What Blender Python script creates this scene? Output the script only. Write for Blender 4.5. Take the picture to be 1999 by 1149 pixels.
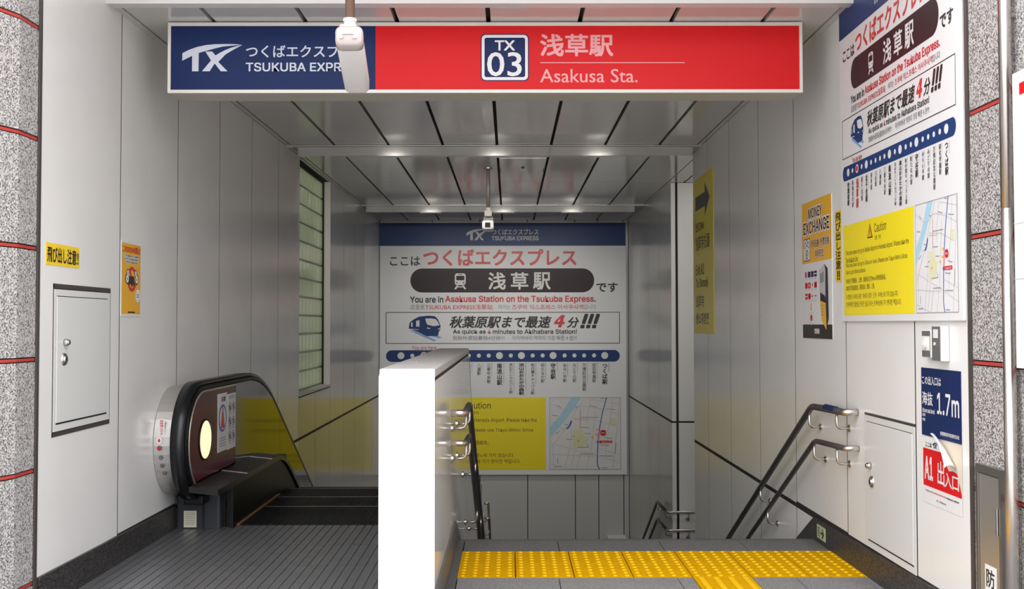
import bpy, math, random
from mathutils import Vector, Matrix
random.seed(7)
for o in list(bpy.data.objects): bpy.data.objects.remove(o)
scene = bpy.context.scene
COL = scene.collection
PI = math.pi

# ------------------------------------------------------------------ camera
EYE = 1.287
cam_d = bpy.data.cameras.new('camera'); cam = bpy.data.objects.new('camera', cam_d); COL.objects.link(cam)
cam_d.sensor_width = 36.0; cam_d.lens = 2012.8 / 1999 * 36.0; cam_d.clip_start = 0.05; cam_d.clip_end = 300
cam.location = (0, 0, EYE)
cam.rotation_euler = (PI / 2 + 0.0285, 0.0014, -0.0026)
scene.camera = cam

# ------------------------------------------------------------------ world, exposure
SKY0 = .62
w = bpy.data.worlds.new('overcast_sky'); scene.world = w; w.use_nodes = True
bg = w.node_tree.nodes['Background']; bg.inputs[0].default_value = (0.98, 0.98, 1.0, 1); bg.inputs[1].default_value = 1.0
# overcast sky: three times brighter overhead than at the horizon
_n = w.node_tree.nodes; _l = w.node_tree.links
_tc0 = _n.new('ShaderNodeTexCoord'); _sp = _n.new('ShaderNodeSeparateXYZ'); _mr = _n.new('ShaderNodeMapRange')
_mr.inputs['From Min'].default_value = 0; _mr.inputs['From Max'].default_value = 1; _mr.inputs['To Min'].default_value = SKY0; _mr.inputs['To Max'].default_value = SKY0 * 3
_l.new(_tc0.outputs['Generated'], _sp.inputs[0]); _l.new(_sp.outputs['Z'], _mr.inputs['Value']); _l.new(_mr.outputs[0], bg.inputs[1])
scene.view_settings.view_transform = 'Standard'; scene.view_settings.look = 'None'
scene.view_settings.gamma = 1.0; scene.view_settings.exposure = 1.85
scene.view_settings.use_curve_mapping = False

def area(name, loc, rot, sx, sy, watts, col=(1, .97, .9), spread=180):
    l = bpy.data.lights.new(name, 'AREA'); l.spread = math.radians(spread); l.shape = 'RECTANGLE'; l.size = sx; l.size_y = sy; l.energy = watts; l.color = col
    o = bpy.data.objects.new(name, l); COL.objects.link(o); o.location = loc; o.rotation_euler = rot
    return o
def spot(name, loc, target, watts, deg, blend=.8, rad=.01, col=(1, .97, .88)):
    l = bpy.data.lights.new(name, 'SPOT'); l.energy = watts; l.spot_size = math.radians(deg); l.spot_blend = blend; l.shadow_soft_size = rad; l.color = col
    o = bpy.data.objects.new(name, l); COL.objects.link(o); o.location = loc
    o.rotation_euler = (Vector(target) - Vector(loc)).to_track_quat('-Z', 'Y').to_euler()
    return o
# fill lights added unseen behind both ceiling beams, and a side branch tube
area('beam_fill_light', (-.14, 9.91, 2.90), (math.radians(62), 0, 0), 3.2, .06, 4.8, spread=95)
area('beam_fill_light', (-.08, 14.86, 2.90), (math.radians(38), 0, 0), 3.0, .06, 4.6, spread=110)
area('branch_tube_light', (2.9, 11.2, 2.93), (math.radians(25), 0, 0), .8, .5, 3.2)

# ------------------------------------------------------------------ materials
MATS = {}
def mat(name, rgb, rough=.5, metal=0., spec=.5, noise=None, bump=None, emit=None, coat=0., trans=0.):
    m = bpy.data.materials.new(name); m.use_nodes = True
    nt = m.node_tree; b = nt.nodes['Principled BSDF']
    b.inputs['Base Color'].default_value = (*rgb, 1); b.inputs['Roughness'].default_value = rough
    b.inputs['Metallic'].default_value = metal; b.inputs['Specular IOR Level'].default_value = spec
    b.inputs['Coat Weight'].default_value = coat; b.inputs['Coat Roughness'].default_value = .05
    b.inputs['Transmission Weight'].default_value = trans
    if emit:
        b.inputs['Emission Color'].default_value = (*emit[0], 1); b.inputs['Emission Strength'].default_value = emit[1]
    tc = nt.nodes.new('ShaderNodeTexCoord')
    if noise:   # (scale, rgb2, contrast lo, hi, detail)
        sc, rgb2, lo, hi, det = noise
        n = nt.nodes.new('ShaderNodeTexNoise'); n.inputs['Scale'].default_value = sc; n.inputs['Detail'].default_value = det
        r = nt.nodes.new('ShaderNodeValToRGB'); r.color_ramp.elements[0].position = lo; r.color_ramp.elements[1].position = hi
        r.color_ramp.elements[0].color = (*rgb, 1); r.color_ramp.elements[1].color = (*rgb2, 1)
        nt.links.new(tc.outputs['Object'], n.inputs['Vector']); nt.links.new(n.outputs['Fac'], r.inputs['Fac'])
        nt.links.new(r.outputs['Color'], b.inputs['Base Color'])
    if bump:    # (scale, strength)
        n2 = nt.nodes.new('ShaderNodeTexNoise'); n2.inputs['Scale'].default_value = bump[0]; n2.inputs['Detail'].default_value = 3
        bp = nt.nodes.new('ShaderNodeBump'); bp.inputs['Strength'].default_value = bump[1]; bp.inputs['Distance'].default_value = .002
        nt.links.new(tc.outputs['Object'], n2.inputs['Vector']); nt.links.new(n2.outputs['Fac'], bp.inputs['Height'])
        nt.links.new(bp.outputs['Normal'], b.inputs['Normal'])
    MATS[name] = m
    return m
def granite(name, a, bcol, c, scale):
    m = mat(name, a, .45)
    nt = m.node_tree; b = nt.nodes['Principled BSDF']; tc = nt.nodes.new('ShaderNodeTexCoord')
    v = nt.nodes.new('ShaderNodeTexVoronoi'); v.inputs['Scale'].default_value = scale
    n = nt.nodes.new('ShaderNodeTexNoise'); n.inputs['Scale'].default_value = scale * .9; n.inputs['Detail'].default_value = 4
    sep = nt.nodes.new('ShaderNodeSeparateColor'); mx = nt.nodes.new('ShaderNodeMath'); mx.operation = 'ADD'
    mul = nt.nodes.new('ShaderNodeMath'); mul.operation = 'MULTIPLY'; mul.inputs[1].default_value = .5
    r = nt.nodes.new('ShaderNodeValToRGB'); cr = r.color_ramp
    cr.elements[0].position = .30; cr.elements[0].color = (*bcol, 1); cr.elements[1].position = .62; cr.elements[1].color = (*c, 1)
    e = cr.elements.new(.45); e.color = (*a, 1)
    nt.links.new(tc.outputs['Object'], v.inputs['Vector']); nt.links.new(tc.outputs['Object'], n.inputs['Vector'])
    nt.links.new(v.outputs['Color'], sep.inputs['Color']); nt.links.new(sep.outputs[0], mx.inputs[0]); nt.links.new(n.outputs['Fac'], mx.inputs[1])
    nt.links.new(mx.outputs[0], mul.inputs[0]); nt.links.new(mul.outputs[0], r.inputs['Fac']); nt.links.new(r.outputs['Color'], b.inputs['Base Color'])
    return m
M = MATS
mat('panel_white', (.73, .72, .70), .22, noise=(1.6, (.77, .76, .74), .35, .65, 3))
mat('panel_far_shaded', (.53, .525, .51), .2)  # same white panel, its colour darkened for the dim far end
mat('ceiling_panel', (.55, .535, .515), .12, spec=.65)
mat('backing_dark', (.016, .013, .013), .8)
mat('trim_white', (.62, .59, .58), .4)
mat('sign_frame', (.66, .63, .58), .35)
mat('sign_body', (.42, .39, .34), .45)
mat('stainless', (.62, .58, .55), .27, 1.0, bump=(60, .15))
mat('stainless_brushed', (.60, .58, .56), .33, .85)
mat('steel_dark', (.30, .285, .27), .38, .9)
mat('rail_steel', (.30, .27, .25), .25, 1.0)
mat('rail_vinyl', (.045, .04, .037), .35)
mat('bronze_trim', (.10, .085, .08), .4, .5)
granite('granite_light', (.27, .255, .25), (.07, .065, .065), (.50, .485, .47), 190)
granite('granite_floor', (.18, .175, .175), (.12, .12, .12), (.27, .26, .26), 230)
granite('granite_strip', (.11, .107, .107), (.07, .07, .07), (.17, .165, .165), 230)
granite('granite_dark', (.022, .021, .021), (.010, .010, .010), (.065, .06, .06), 160)
granite('granite_apron', (.085, .083, .083), (.06, .06, .06), (.13, .125, .12), 230)
mat('red_joint', (.42, .045, .035), .4)
mat('tactile_yellow', (.52, .265, .0), .7, spec=.06, noise=(25, (.58, .305, .0), .3, .7, 2))
mat('tactile_worn', (.72, .43, .006), .6, spec=.12)
mat('pole_grey', (.13, .105, .095), .45)
mat('cap_steel', (.66, .64, .62), .38, .5)
mat('escalator_floor', (.18, .18, .187), .36, .6, noise=(9, (.22, .22, .228), .35, .7, 5))
mat('black_rubber', (.006, .0065, .008), .28, spec=.4)
mat('black_deck', (.008, .0075, .0075), .3, spec=.35)
mat('black_metal', (.004, .004, .004), .4, spec=.25)
mat('foot_grey', (.028, .031, .037), .4, spec=.35)
mat('maroon_panel', (.07, .003, .012), .22, spec=.15)
mat('smoked_panel', (.012, .011, .008), .07, spec=.55)
mat('step_black', (.012, .011, .012), .45, .3)
mat('brush_orange', (.20, .09, .03), .6)
mat('lamp_yellow', (.5, .5, .35), .4, emit=((1, .94, .52), .27))
mat('frost_white', (.8, .82, .82), .3)
mat('divider_white', (.93, .93, .93), .4)
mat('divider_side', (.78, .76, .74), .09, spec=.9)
mat('door_white', (.66, .665, .65), .3)
mat('door_joint', (.07, .05, .05), .6)
mat('chrome', (.55, .53, .51), .2, 1.0)
mat('fixture_white', (.72, .70, .69), .3)
mat('fixture_clear', (.40, .35, .33), .15)
mat('pole_brown', (.16, .09, .065), .5)
mat('dark_glass', (.03, .03, .035), .1)
mat('grey_plastic', (.12, .12, .12), .4)
mat('light_plastic', (.72, .70, .68), .4)
mat('cream', (.62, .60, .46), .5)
mat('asphalt', (.42, .415, .405), .9)
mat('p_white', (.70, .69, .69), .4, spec=.3)
mat('p_board', (.74, .74, .76), .35, spec=.35)
mat('p_black', (.018, .014, .016), .4)
mat('p_grey', (.25, .25, .26), .4)
mat('p_lgrey', (.50, .50, .51), .4)
mat('p_navy', (.008, .020, .088), .45, spec=.18)
mat('p_boardnavy', (.012, .04, .15), .4, spec=.3)
mat('p_red', (.60, .009, .012), .45, spec=.2)
mat('p_textred', (.58, .03, .035), .35)
mat('p_pink', (.72, .30, .31), .35)
mat('p_logo', (.52, .54, .62), .35)
mat('p_pill', (.028, .016, .020), .4, spec=.3)
mat('p_yellow', (.86, .70, .01), .35)
mat('p_orange', (.80, .42, .02), .35)
mat('p_stickyellow', (.85, .60, .03), .4)
mat('p_river', (.38, .60, .74), .35)
mat('p_blue', (.05, .12, .42), .35)
mat('p_lblue', (.22, .38, .68), .35)
mat('p_olive', (.66, .66, .42), .4)
mat('p_tan', (.66, .58, .46), .5)
mat('p_glow', (.46, .50, .28), .4)
# glass block: pale green, lets some of the daylight behind it through
gb = mat('glass_block', (.50, .53, .42), .12, bump=(9, .6))
_nt = gb.node_tree; _b = _nt.nodes['Principled BSDF']; _t = _nt.nodes.new('ShaderNodeBsdfTranslucent'); _t.inputs[0].default_value = (.62, .68, .50, 1)
_mx = _nt.nodes.new('ShaderNodeMixShader'); _mx.inputs[0].default_value = .30
_nt.links.new(_b.outputs[0], _mx.inputs[1]); _nt.links.new(_t.outputs[0], _mx.inputs[2]); _nt.links.new(_mx.outputs[0], _nt.nodes['Material Output'].inputs[0])

# ------------------------------------------------------------------ object helpers
WL = {}                                   # world location of every object made here (no rotations are used on parents)
def empty(name, loc, label=None, cat=None, group=None, kind=None):
    o = bpy.data.objects.new(name, None); COL.objects.link(o); o.location = loc; o.empty_display_size = .1
    WL[o] = Vector(loc); return tag(o, label, cat, group, kind)
def tag(o, label=None, cat=None, group=None, kind=None):
    if label: o['label'] = label
    if cat: o['category'] = cat
    if group: o['group'] = group
    if kind: o['kind'] = kind
    return o
def mk(name, vf, m, parent=None, smooth=False, kind=None, label=None):
    """link vertices and faces given in world coordinates as one mesh object, its origin at its own middle"""
    vs, fs = vf
    c = sum((Vector(v) for v in vs), Vector()) / len(vs)
    me = bpy.data.meshes.new(name); me.from_pydata([tuple(Vector(v) - c) for v in vs], [], fs); me.update()
    if smooth:
        me.polygons.foreach_set('use_smooth', [True] * len(me.polygons))
    me.materials.append(M[m])
    o = bpy.data.objects.new(name, me); COL.objects.link(o)
    o.location = c - (WL[parent] if parent else Vector())
    if parent: o.parent = parent
    WL[o] = c
    return tag(o, label, kind=kind)
def join(*parts):
    V, F = [], []
    for vs, fs in parts:
        n = len(V); V += list(vs); F += [tuple(i + n for i in f) for f in fs]
    return V, F
def box(x0, x1, y0, y1, z0, z1):
    x0, x1 = min(x0, x1), max(x0, x1); y0, y1 = min(y0, y1), max(y0, y1); z0, z1 = min(z0, z1), max(z0, z1)
    v = [(x, y, z) for x in (x0, x1) for y in (y0, y1) for z in (z0, z1)]
    return v, [(0, 1, 3, 2), (4, 6, 7, 5), (0, 4, 5, 1), (2, 3, 7, 6), (0, 2, 6, 4), (1, 5, 7, 3)]
def cbox(x0, x1, y0, y1, z0, z1, b=.004):
    """box with chamfered edges"""
    x0, x1 = min(x0, x1), max(x0, x1); y0, y1 = min(y0, y1), max(y0, y1); z0, z1 = min(z0, z1), max(z0, z1)
    import bmesh
    bm = bmesh.new(); vs, fs = box(x0, x1, y0, y1, z0, z1)
    bv = [bm.verts.new(v) for v in vs]
    for f in fs: bm.faces.new([bv[i] for i in f])
    bmesh.ops.bevel(bm, geom=bm.edges[:], offset=b, segments=2, affect='EDGES', profile=.5)
    bm.verts.index_update()
    r = [tuple(v.co) for v in bm.verts], [tuple(v.index for v in f.verts) for f in bm.faces]
    bm.free(); return r
def prism(pts, axis, a, b):
    """polygon of 2D points extruded along an axis; pts are (y,z) for x, (x,z) for y, (x,y) for z"""
    def p3(p, t):
        return (t, p[0], p[1]) if axis == 'x' else (p[0], t, p[1]) if axis == 'y' else (p[0], p[1], t)
    n = len(pts); V = [p3(p, a) for p in pts] + [p3(p, b) for p in pts]
    F = [tuple(range(n)), tuple(range(2 * n - 1, n - 1, -1))] + [(i, i + n, (i + 1) % n + n, (i + 1) % n) for i in range(n)]
    return V, F
def tube(path, r, seg=14, caps=True):
    P = [Vector(p) for p in path]; V, F = [], []
    prev = None
    for i, p in enumerate(P):
        t = ((P[i + 1] - p).normalized() if i < len(P) - 1 else Vector()) + ((p - P[i - 1]).normalized() if i else Vector())
        t.normalize()
        if prev is None:
            u = t.orthogonal().normalized()
        else:
            u = (prev - t * prev.dot(t)).normalized()
        prev = u; v = t.cross(u)
        s = 1.0
        if 0 < i < len(P) - 1:
            c = (P[i + 1] - p).normalized().dot((p - P[i - 1]).normalized()); s = 1 / max(.6, math.sqrt(max(.01, (1 + c) / 2)))
        for k in range(seg):
            a = 2 * PI * k / seg; V.append(tuple(p + (u * math.cos(a) + v * math.sin(a)) * r * (s if s < 1.3 else 1)))
    for i in range(len(P) - 1):
        for k in range(seg):
            a, b = i * seg + k, i * seg + (k + 1) % seg
            F.append((a, b, b + seg, a + seg))
    if caps:
        F.append(tuple(range(seg - 1, -1, -1))); F.append(tuple(range((len(P) - 1) * seg, len(P) * seg)))
    return V, F
def rounded(path, r, n=5):
    """round the inner corners of a 3D polyline"""
    P = [Vector(p) for p in path]; out = [P[0]]
    for i in range(1, len(P) - 1):
        a, b = (P[i - 1] - P[i]), (P[i + 1] - P[i]); d = min(r, a.length * .45, b.length * .45)
        s, e = P[i] + a.normalized() * d, P[i] + b.normalized() * d
        for k in range(n + 1):
            t = k / n; out.append((1 - t) ** 2 * s + 2 * t * (1 - t) * P[i] + t * t * e)
    out.append(P[-1]); return out
def disc(c, axis, r, t, seg=20, r2=None):
    """short cylinder from c along axis by t; r2 is the far radius"""
    c = Vector(c); ax = Vector(axis).normalized(); u = ax.orthogonal().normalized(); v = ax.cross(u); r2 = r if r2 is None else r2
    V = [tuple(c + (u * math.cos(2 * PI * k / seg) + v * math.sin(2 * PI * k / seg)) * r) for k in range(seg)]
    V += [tuple(c + ax * t + (u * math.cos(2 * PI * k / seg) + v * math.sin(2 * PI * k / seg)) * r2) for k in range(seg)]
    F = [tuple(range(seg - 1, -1, -1)), tuple(range(seg, 2 * seg))] + [(k, (k + 1) % seg, (k + 1) % seg + seg, k + seg) for k in range(seg)]
    return V, F

# ------------------------------------------------------------------ flat print: a canvas in the plane of a sign
try:        # Blender's own interface font, a plain grotesque; the built-in face stands in where it is missing
    import os
    SANS = bpy.data.fonts.load(os.path.join(bpy.utils.resource_path('LOCAL'), 'datafiles', 'fonts', 'Inter.woff2'))
except Exception:
    SANS = None
_tc = {}
def glyphs(s, bold=0., shear=0., face='sans'):
    bold = 0.; k = (s, bold, shear, face)
    if k not in _tc:
        c = bpy.data.curves.new('t', 'FONT'); c.body = s; c.resolution_u = 3; c.offset = bold; c.shear = shear
        if face == 'sans' and SANS and s.isascii(): c.font = SANS
        o = bpy.data.objects.new('t', c); COL.objects.link(o)
        dg = bpy.context.evaluated_depsgraph_get(); me = bpy.data.meshes.new_from_object(o.evaluated_get(dg))
        vs = [(v.co.x, v.co.y) for v in me.vertices]; fs = [tuple(p.vertices) for p in me.polygons]
        bpy.data.objects.remove(o); bpy.data.meshes.remove(me); bpy.data.curves.remove(c)
        xs = [v[0] for v in vs]; ys = [v[1] for v in vs]
        _tc[k] = (vs, fs, min(xs), max(xs), min(ys), max(ys))
    return _tc[k]
class Canvas:
    """x runs right and y down, both in the canvas's own units; (x0,y0)-(x1,y1) covers a w x h metre board whose top left corner is at O"""
    def __init__(s, O, U, w, h, ext, z=.0008):
        s.O = Vector(O); s.U = Vector(U); s.V = Vector((0, 0, 1)); s.N = s.U.cross(s.V)
        s.x0, s.y0, s.x1, s.y1 = ext; s.sx = w / (s.x1 - s.x0); s.sy = h / (s.y1 - s.y0); s.z = z; s.b = {}; s.order = []
    def p(s, x, y, l):
        return tuple(s.O + s.U * (x - s.x0) * s.sx - s.V * (y - s.y0) * s.sy + s.N * (s.z * l))
    def add(s, key, pts, faces, l):
        if key not in s.b: s.b[key] = ([], [])
        V, F = s.b[key]; n = len(V); V += [s.p(x, y, l) for x, y in pts]; F += [tuple(n + i for i in f) for f in faces]
    def poly(s, key, pts, l=1): s.add(key, pts, [tuple(range(len(pts)))], l)
    def rect(s, key, x0, y0, x1, y1, l=1): s.poly(key, [(x0, y0), (x1, y0), (x1, y1), (x0, y1)][::-1], l)
    def rrect(s, key, x0, y0, x1, y1, r, l=1, n=8):
        P = []
        for cx, cy, a in ((x1 - r, y0 + r, -90), (x1 - r, y1 - r, 0), (x0 + r, y1 - r, 90), (x0 + r, y0 + r, 180)):
            for k in range(n + 1):
                t = math.radians(a + 90 * k / n); P.append((cx + r * math.cos(t), cy + r * math.sin(t)))
        s.poly(key, P[::-1], l)
    def circ(s, key, cx, cy, r, l=1, n=24, ry=None):
        ry = r * s.sx / s.sy if ry is None else ry
        s.poly(key, [(cx + r * math.cos(-2 * PI * k / n), cy + ry * math.sin(-2 * PI * k / n)) for k in range(n)], l)
    def ring(s, key, cx, cy, r, ri, l=1, n=28, q=None):
        q = s.sx / s.sy if q is None else q
        P = [(cx + a * math.cos(2 * PI * k / n), cy + a * q * math.sin(2 * PI * k / n)) for a in (r, ri) for k in range(n)]
        s.add(key, P, [(k, n + k, n + (k + 1) % n, (k + 1) % n) for k in range(n)], l)
    def frame(s, key, x0, y0, x1, y1, t, l=1):
        s.rect(key, x0, y0, x1, y0 + t, l); s.rect(key, x0, y1 - t, x1, y1, l); s.rect(key, x0, y0 + t, x0 + t, y1 - t, l); s.rect(key, x1 - t, y0 + t, x1, y1 - t, l)
    def line(s, key, pts, t, l=1):
        for (ax, ay), (bx, by) in zip(pts, pts[1:]):
            dx, dy = bx - ax, by - ay; d = math.hypot(dx, dy) or 1; nx, ny = -dy / d * t / 2, dx / d * t / 2
            s.poly(key, [(ax + nx, ay + ny), (bx + nx, by + ny), (bx - nx, by - ny), (ax - nx, ay - ny)], l)
    def own(s, key): s.n = getattr(s, 'n', 0) + 1; return (*key, s.n)
    def put(s, key, P, fs, bold, em_x, em_y, l):
        """glyph outline printed once, or thickened by printing it shifted four ways"""
        sh = [(0, 0)] if not bold else [(dx * bold * em_x * .62, dy * bold * em_y * .62) for dx, dy in ((-1, -1), (1, -1), (-1, 1), (1, 1))]
        for i, (dx, dy) in enumerate(sh): s.add(key, [(x + dx, y + dy) for x, y in P], fs, l + .22 * i)
    def text(s, key, t, x0, y0, x1, y1, bold=0., l=2, shear=0., face='sans'):
        """ink of the line fitted to the box, a part of its own"""
        vs, fs, a, b, c, d = glyphs(t, 0, shear, face); ex, ey = (x1 - x0) / (b - a), (y1 - y0) / (d - c)
        s.put(s.own(key), [(x0 + (x - a) * ex, y1 - (y - c) * ey) for x, y in vs], fs, bold, ex, ey, l)
    def vtext(s, key, t, xc, y0, y1, wd, bold=0., l=2):
        """one em cell per character, top to bottom"""
        n = len(t); h = (y1 - y0) / n; key = s.own(key)
        for i, ch in enumerate(t):
            vs, fs = glyphs(ch)[:2]
            if ch == 'ー':
                vs = [(1 - (y + .12), x - .12) for x, y in vs]
                vs = [(1 - x, y) for x, y in vs]; fs = [f[::-1] for f in fs]
            s.put(key, [(xc + (x - .5) * wd, y0 + h * (i + .5) - (y - .38) * h) for x, y in vs], fs, bold, wd, h, l)
    def rtext(s, key, t, x0, y0, x1, y1, bold=0., l=2):
        """line turned a quarter clockwise, reading downwards"""
        vs, fs, a, b, c, d = glyphs(t); key = s.own(key)
        s.put(key, [(x0 + (y - c) / (d - c) * (x1 - x0), y0 + (x - a) / (b - a) * (y1 - y0)) for x, y in vs], fs, bold, (x1 - x0), (x1 - x0), l)
    def done(s, parent):
        for k, vf in s.b.items():
            small = k[0] in SMALL
            mk(k[0], vf, k[1], parent, kind='stuff' if small else None)
SMALL = {'map_streets', 'map_marks', 'map_area', 'map_pink', 'map_line', 'map_spots', 'flag_captions', 'notice_text', 'notice_rings', 'notice_figures', 'rating_text', 'caption', 'caption_strip', 'flags_red', 'flags_navy', 'flags_white', 'drone_rotors', 'drone_picture'}
TXLOGO_T = [(118, 322), (118, 272), (160, 250), (215, 230), (270, 218), (330, 212), (400, 211), (460, 212), (508, 217), (440, 222), (380, 228), (331, 240), (268, 258), (225, 270), (224, 393), (182, 393), (182, 290)]
TXLOGO_X = [(268, 261), (312, 261), (334, 287), (365, 268), (400, 250), (440, 234), (508, 217), (470, 238), (435, 258), (400, 280), (373, 309), (352, 330), (413, 393), (369, 393), (329, 341), (296, 393), (247, 393), (305, 320)]
def txlogo(c, key, x0, y0, x1, y1, l=2):
    f = lambda p: (x0 + (p[0] - 118) / 390 * (x1 - x0), y0 + (p[1] - 211) / 182 * (y1 - y0))
    c.poly(key, [f(p) for p in TXLOGO_T], l); c.poly(key, [f(p) for p in TXLOGO_X], l + .3)

# ------------------------------------------------------------------ dimensions
XL, XR, HC = -2.119, 1.832, 2.987
XF = 1.95                                   # right wall beyond the side branch
YB = 16.85
LJ = [4.645, 5.61, 6.58, 7.53, 8.47, 9.45, 10.41]
G = .012

# ------------------------------------------------------------------ setting: floor
fl = empty('floor', (0, 5, 0), kind='structure')
mk('screed', box(-.32, XR, 3.0, 6.19, -.10, -.032), 'backing_dark', fl)
mk('screed', box(XL, -.558, 3.0, 6.66, -.10, -.03), 'backing_dark', fl)
xt = [-.265, .25, .85, 1.45, XR]
for y0, y1 in ((3.0, 4.08), (4.08, 4.68), (4.68, 5.276)):
    for a, b in zip(xt, xt[1:]):
        if y1 > 5.27 and a < 1.24 < b or (a < .94 < b) or (a >= .9 and a < 1.24):
            pass
        segs = [(a, b)]
        # the guide strip 0.93-1.23 interrupts the granite
        out = []
        for p, q in segs:
            if q <= .931 or p >= 1.231: out.append((p, q))
            else:
                if p < .931: out.append((p, .931))
                if q > 1.231: out.append((1.231, q))
        for p, q in out:
            if q - p > .03: mk('tile', cbox(p + .002, q - .002, y0 + .002, y1 - .002, -.03, 0, .002), 'granite_floor', fl)
for a, b in zip([-.265, .283, .883, 1.36, XR - .012], [.283, .883, 1.36, XR - .012]):
    mk('tile', cbox(a + .002, b - .002, 5.880, 6.165, -.03, 0, .002), 'granite_strip', fl)
mk('edge_tile', cbox(-.318, -.268, 3.0, 6.165, -.03, 0, .002), 'granite_apron', fl)
def domes(x0, y0, nx, ny, p, r=.0125, h=.005):
    V, F = [], []
    for i in range(nx):
        for j in range(ny):
            cx, cy = x0 + p * (i + .5), y0 + p * (j + .5); n = len(V)
            for rr, z in ((r, 0), (r * .85, h * .8), (r * .62, h)):
                for k in range(8):
                    a = PI / 4 * k; V.append((cx + rr * math.cos(a), cy + rr * math.sin(a), z))
            for q in (0, 1):
                for k in range(8): F.append((n + q * 8 + k, n + q * 8 + (k + 1) % 8, n + q * 8 + 8 + (k + 1) % 8, n + q * 8 + 8 + k))
            F.append(tuple(n + 16 + k for k in range(8)))
    return V, F
for i in range(7):
    for j in range(2):
        x, y = -.2695 + .3 * i, 5.2757 + .3 * j
        t = mk('tactile_tile', cbox(x + .0025, x + .2975, y + .001, y + .299, -.03, .001, .001), 'tactile_yellow', fl)
        vs, fs = domes(x, y, 5, 5, .06); vs = [(a, b, c + .001) for a, b, c in vs]
        mk('domes', (vs, fs), 'tactile_worn', t, kind='stuff', label='worn brighter domes')
for j in range(7):
    y1 = 5.2757 - .3 * j; y0 = y1 - .3
    t = mk('guide_tile', cbox(.9335, 1.2285, y0 + .001, y1 - .001, -.03, .001, .001), 'tactile_yellow', fl)
    bars = [cbox(.931 + .075 * (k + .5) - .0135, .931 + .075 * (k + .5) + .0135, y0 + .012, y1 - .012, .001, .006, .002) for k in range(4)]
    mk('bars', join(*bars), 'tactile_worn', t, kind='stuff', label='worn brighter guide bars')
mk('lower_ground', join(box(XL - .3, 5.0, 3.0, 17.2, -5.1, -5.0), box(XL - .3, 5.0, 3.0, 3.1, -5.0, -.1), box(XR + .13, 5.0, 3.1, 10.2, -5.0, -1.97)), 'asphalt', kind='structure')
# street outside
mk('ground', box(-14, 14, -18, 3.0, -.16, -.012), 'asphalt', kind='structure')

# ------------------------------------------------------------------ staircase down to the landing
st = empty('staircase', (.75, 6.2, -.9), 'grey stone staircase going down behind the yellow tactile paving', 'stairs')
mk('nosing', cbox(-.318, XR - .002, 6.166, 6.215, -.045, -.001, .003), 'granite_apron', st, label='dark stone edge at the top of the stairs')
for i in range(1, 11):
    mk('step', cbox(-.318, XR - .002, 6.2 + .3 * (i - 1), 6.2 + .3 * i + .02, -.16 * (i + 1), -.16 * i, .004), 'granite_floor', st)
mk('landing_slab', cbox(-.318, 4.9, 9.2, 13.2, -1.95, -1.76, .004), 'granite_floor', st)
for i in range(1, 12):
    mk('step', cbox(-.318, XF - .002, 13.2 + .3 * (i - 1), 13.2 + .3 * i + .02, -1.76 - .16 * (i + 1), -1.76 - .16 * i, .004), 'granite_floor', st)
mk('lower_slab', box(-.318, XF, 16.5, YB, -3.85, -3.68), 'granite_floor', st)

# ------------------------------------------------------------------ walls
def panel_x(parent, X, sgn, y0, y1, z0, z1, m='panel_white', t=.02):
    """metal panel lying on the plane x=X, its body towards sgn"""
    mk('panel', cbox(X, X + sgn * t, y0 + G / 2, y1 - G / 2, z0 + G / 2, z1 - G / 2, .001), m, parent)
wl = empty('wall_left', (XL, 10, 0), kind='structure')
mk('backing', join(box(XL - .14, XL - .0006, 4.62, 10.41, -5.05, 3.4), box(XL - .14, XL - .0006, 10.41, 12.2, -5.05, .56),
                   box(XL - .14, XL - .0006, 12.2, YB + .15, -5.05, 3.4), box(XL - .14, XL - .0006, 10.41, 12.2, 2.975, 3.4)), 'backing_dark', wl)
mk('panel', join(cbox(XL - .02, XL, LJ[0] + .003, LJ[1] - .006, .15, 1.478, .002) if 0 else box(XL - .02, XL, LJ[0] + .003, 4.792, .15, 3.4),
                 box(XL - .02, XL, 5.478, LJ[1] - .006, .15, 3.4), box(XL - .02, XL, 4.792, 5.478, .15, .764), box(XL - .02, XL, 4.792, 5.478, 1.478, 3.4)), 'panel_white', wl)
for a, b in zip(LJ[1:], LJ[2:]):
    panel_x(wl, XL, -1, a, b, .15 if b < 6.6 else .138, 3.4 if a < 5.7 else HC)
    if b > 6.6: panel_x(wl, XL, -1, a, b, -3.9, .122)
LW = [10.41, 11.3, 12.2, 13.2, 14.12, 15.03, 15.95, YB]
for a, b in zip(LW, LW[1:]):
    panel_x(wl, XL, -1, a, b, .138, .55 if b < 12.3 else HC, 'panel_far_shaded')
    panel_x(wl, XL, -1, a, b, -4.5, .122, 'panel_far_shaded')
panel_x(wl, XL, -1, 10.41, 12.2, 2.965, HC, 'panel_far_shaded')
wr = empty('wall_right', (XR, 8, 0), kind='structure')
RJ = [4.107, 4.659, 5.61, 6.61, 7.55, 8.55, 9.515, 10.24]
mk('backing', join(box(XR + .0006, XR + .118, 4.10, 10.235, -1.95, 3.4)), 'backing_dark', wr)
panel_x(wr, XR, 1, RJ[0], RJ[1], .15, 3.4)
mk('panel', join(box(XR, XR + .02, 4.665, 5.327, .832, 3.4), box(XR, XR + .02, 5.327, 5.604, .15, 3.4)), 'panel_white', wr)
for a, b in zip(RJ[2:], RJ[3:]):
    panel_x(wr, XR, 1, a, b, .15 if b < 6.7 else .138, HC if a > 5.7 else HC + .3)
    if b > 6.7: panel_x(wr, XR, 1, a, b, -1.95, .122)
panel_x(wr, XR, 1, 6.2, 6.61, -.9, .122)
mk('end_face', box(XR, XF, 10.235, 10.245, -1.95, HC), 'panel_white', wr)
wf = empty('wall_right_far', (XF, 14, 0), kind='structure')
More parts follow.
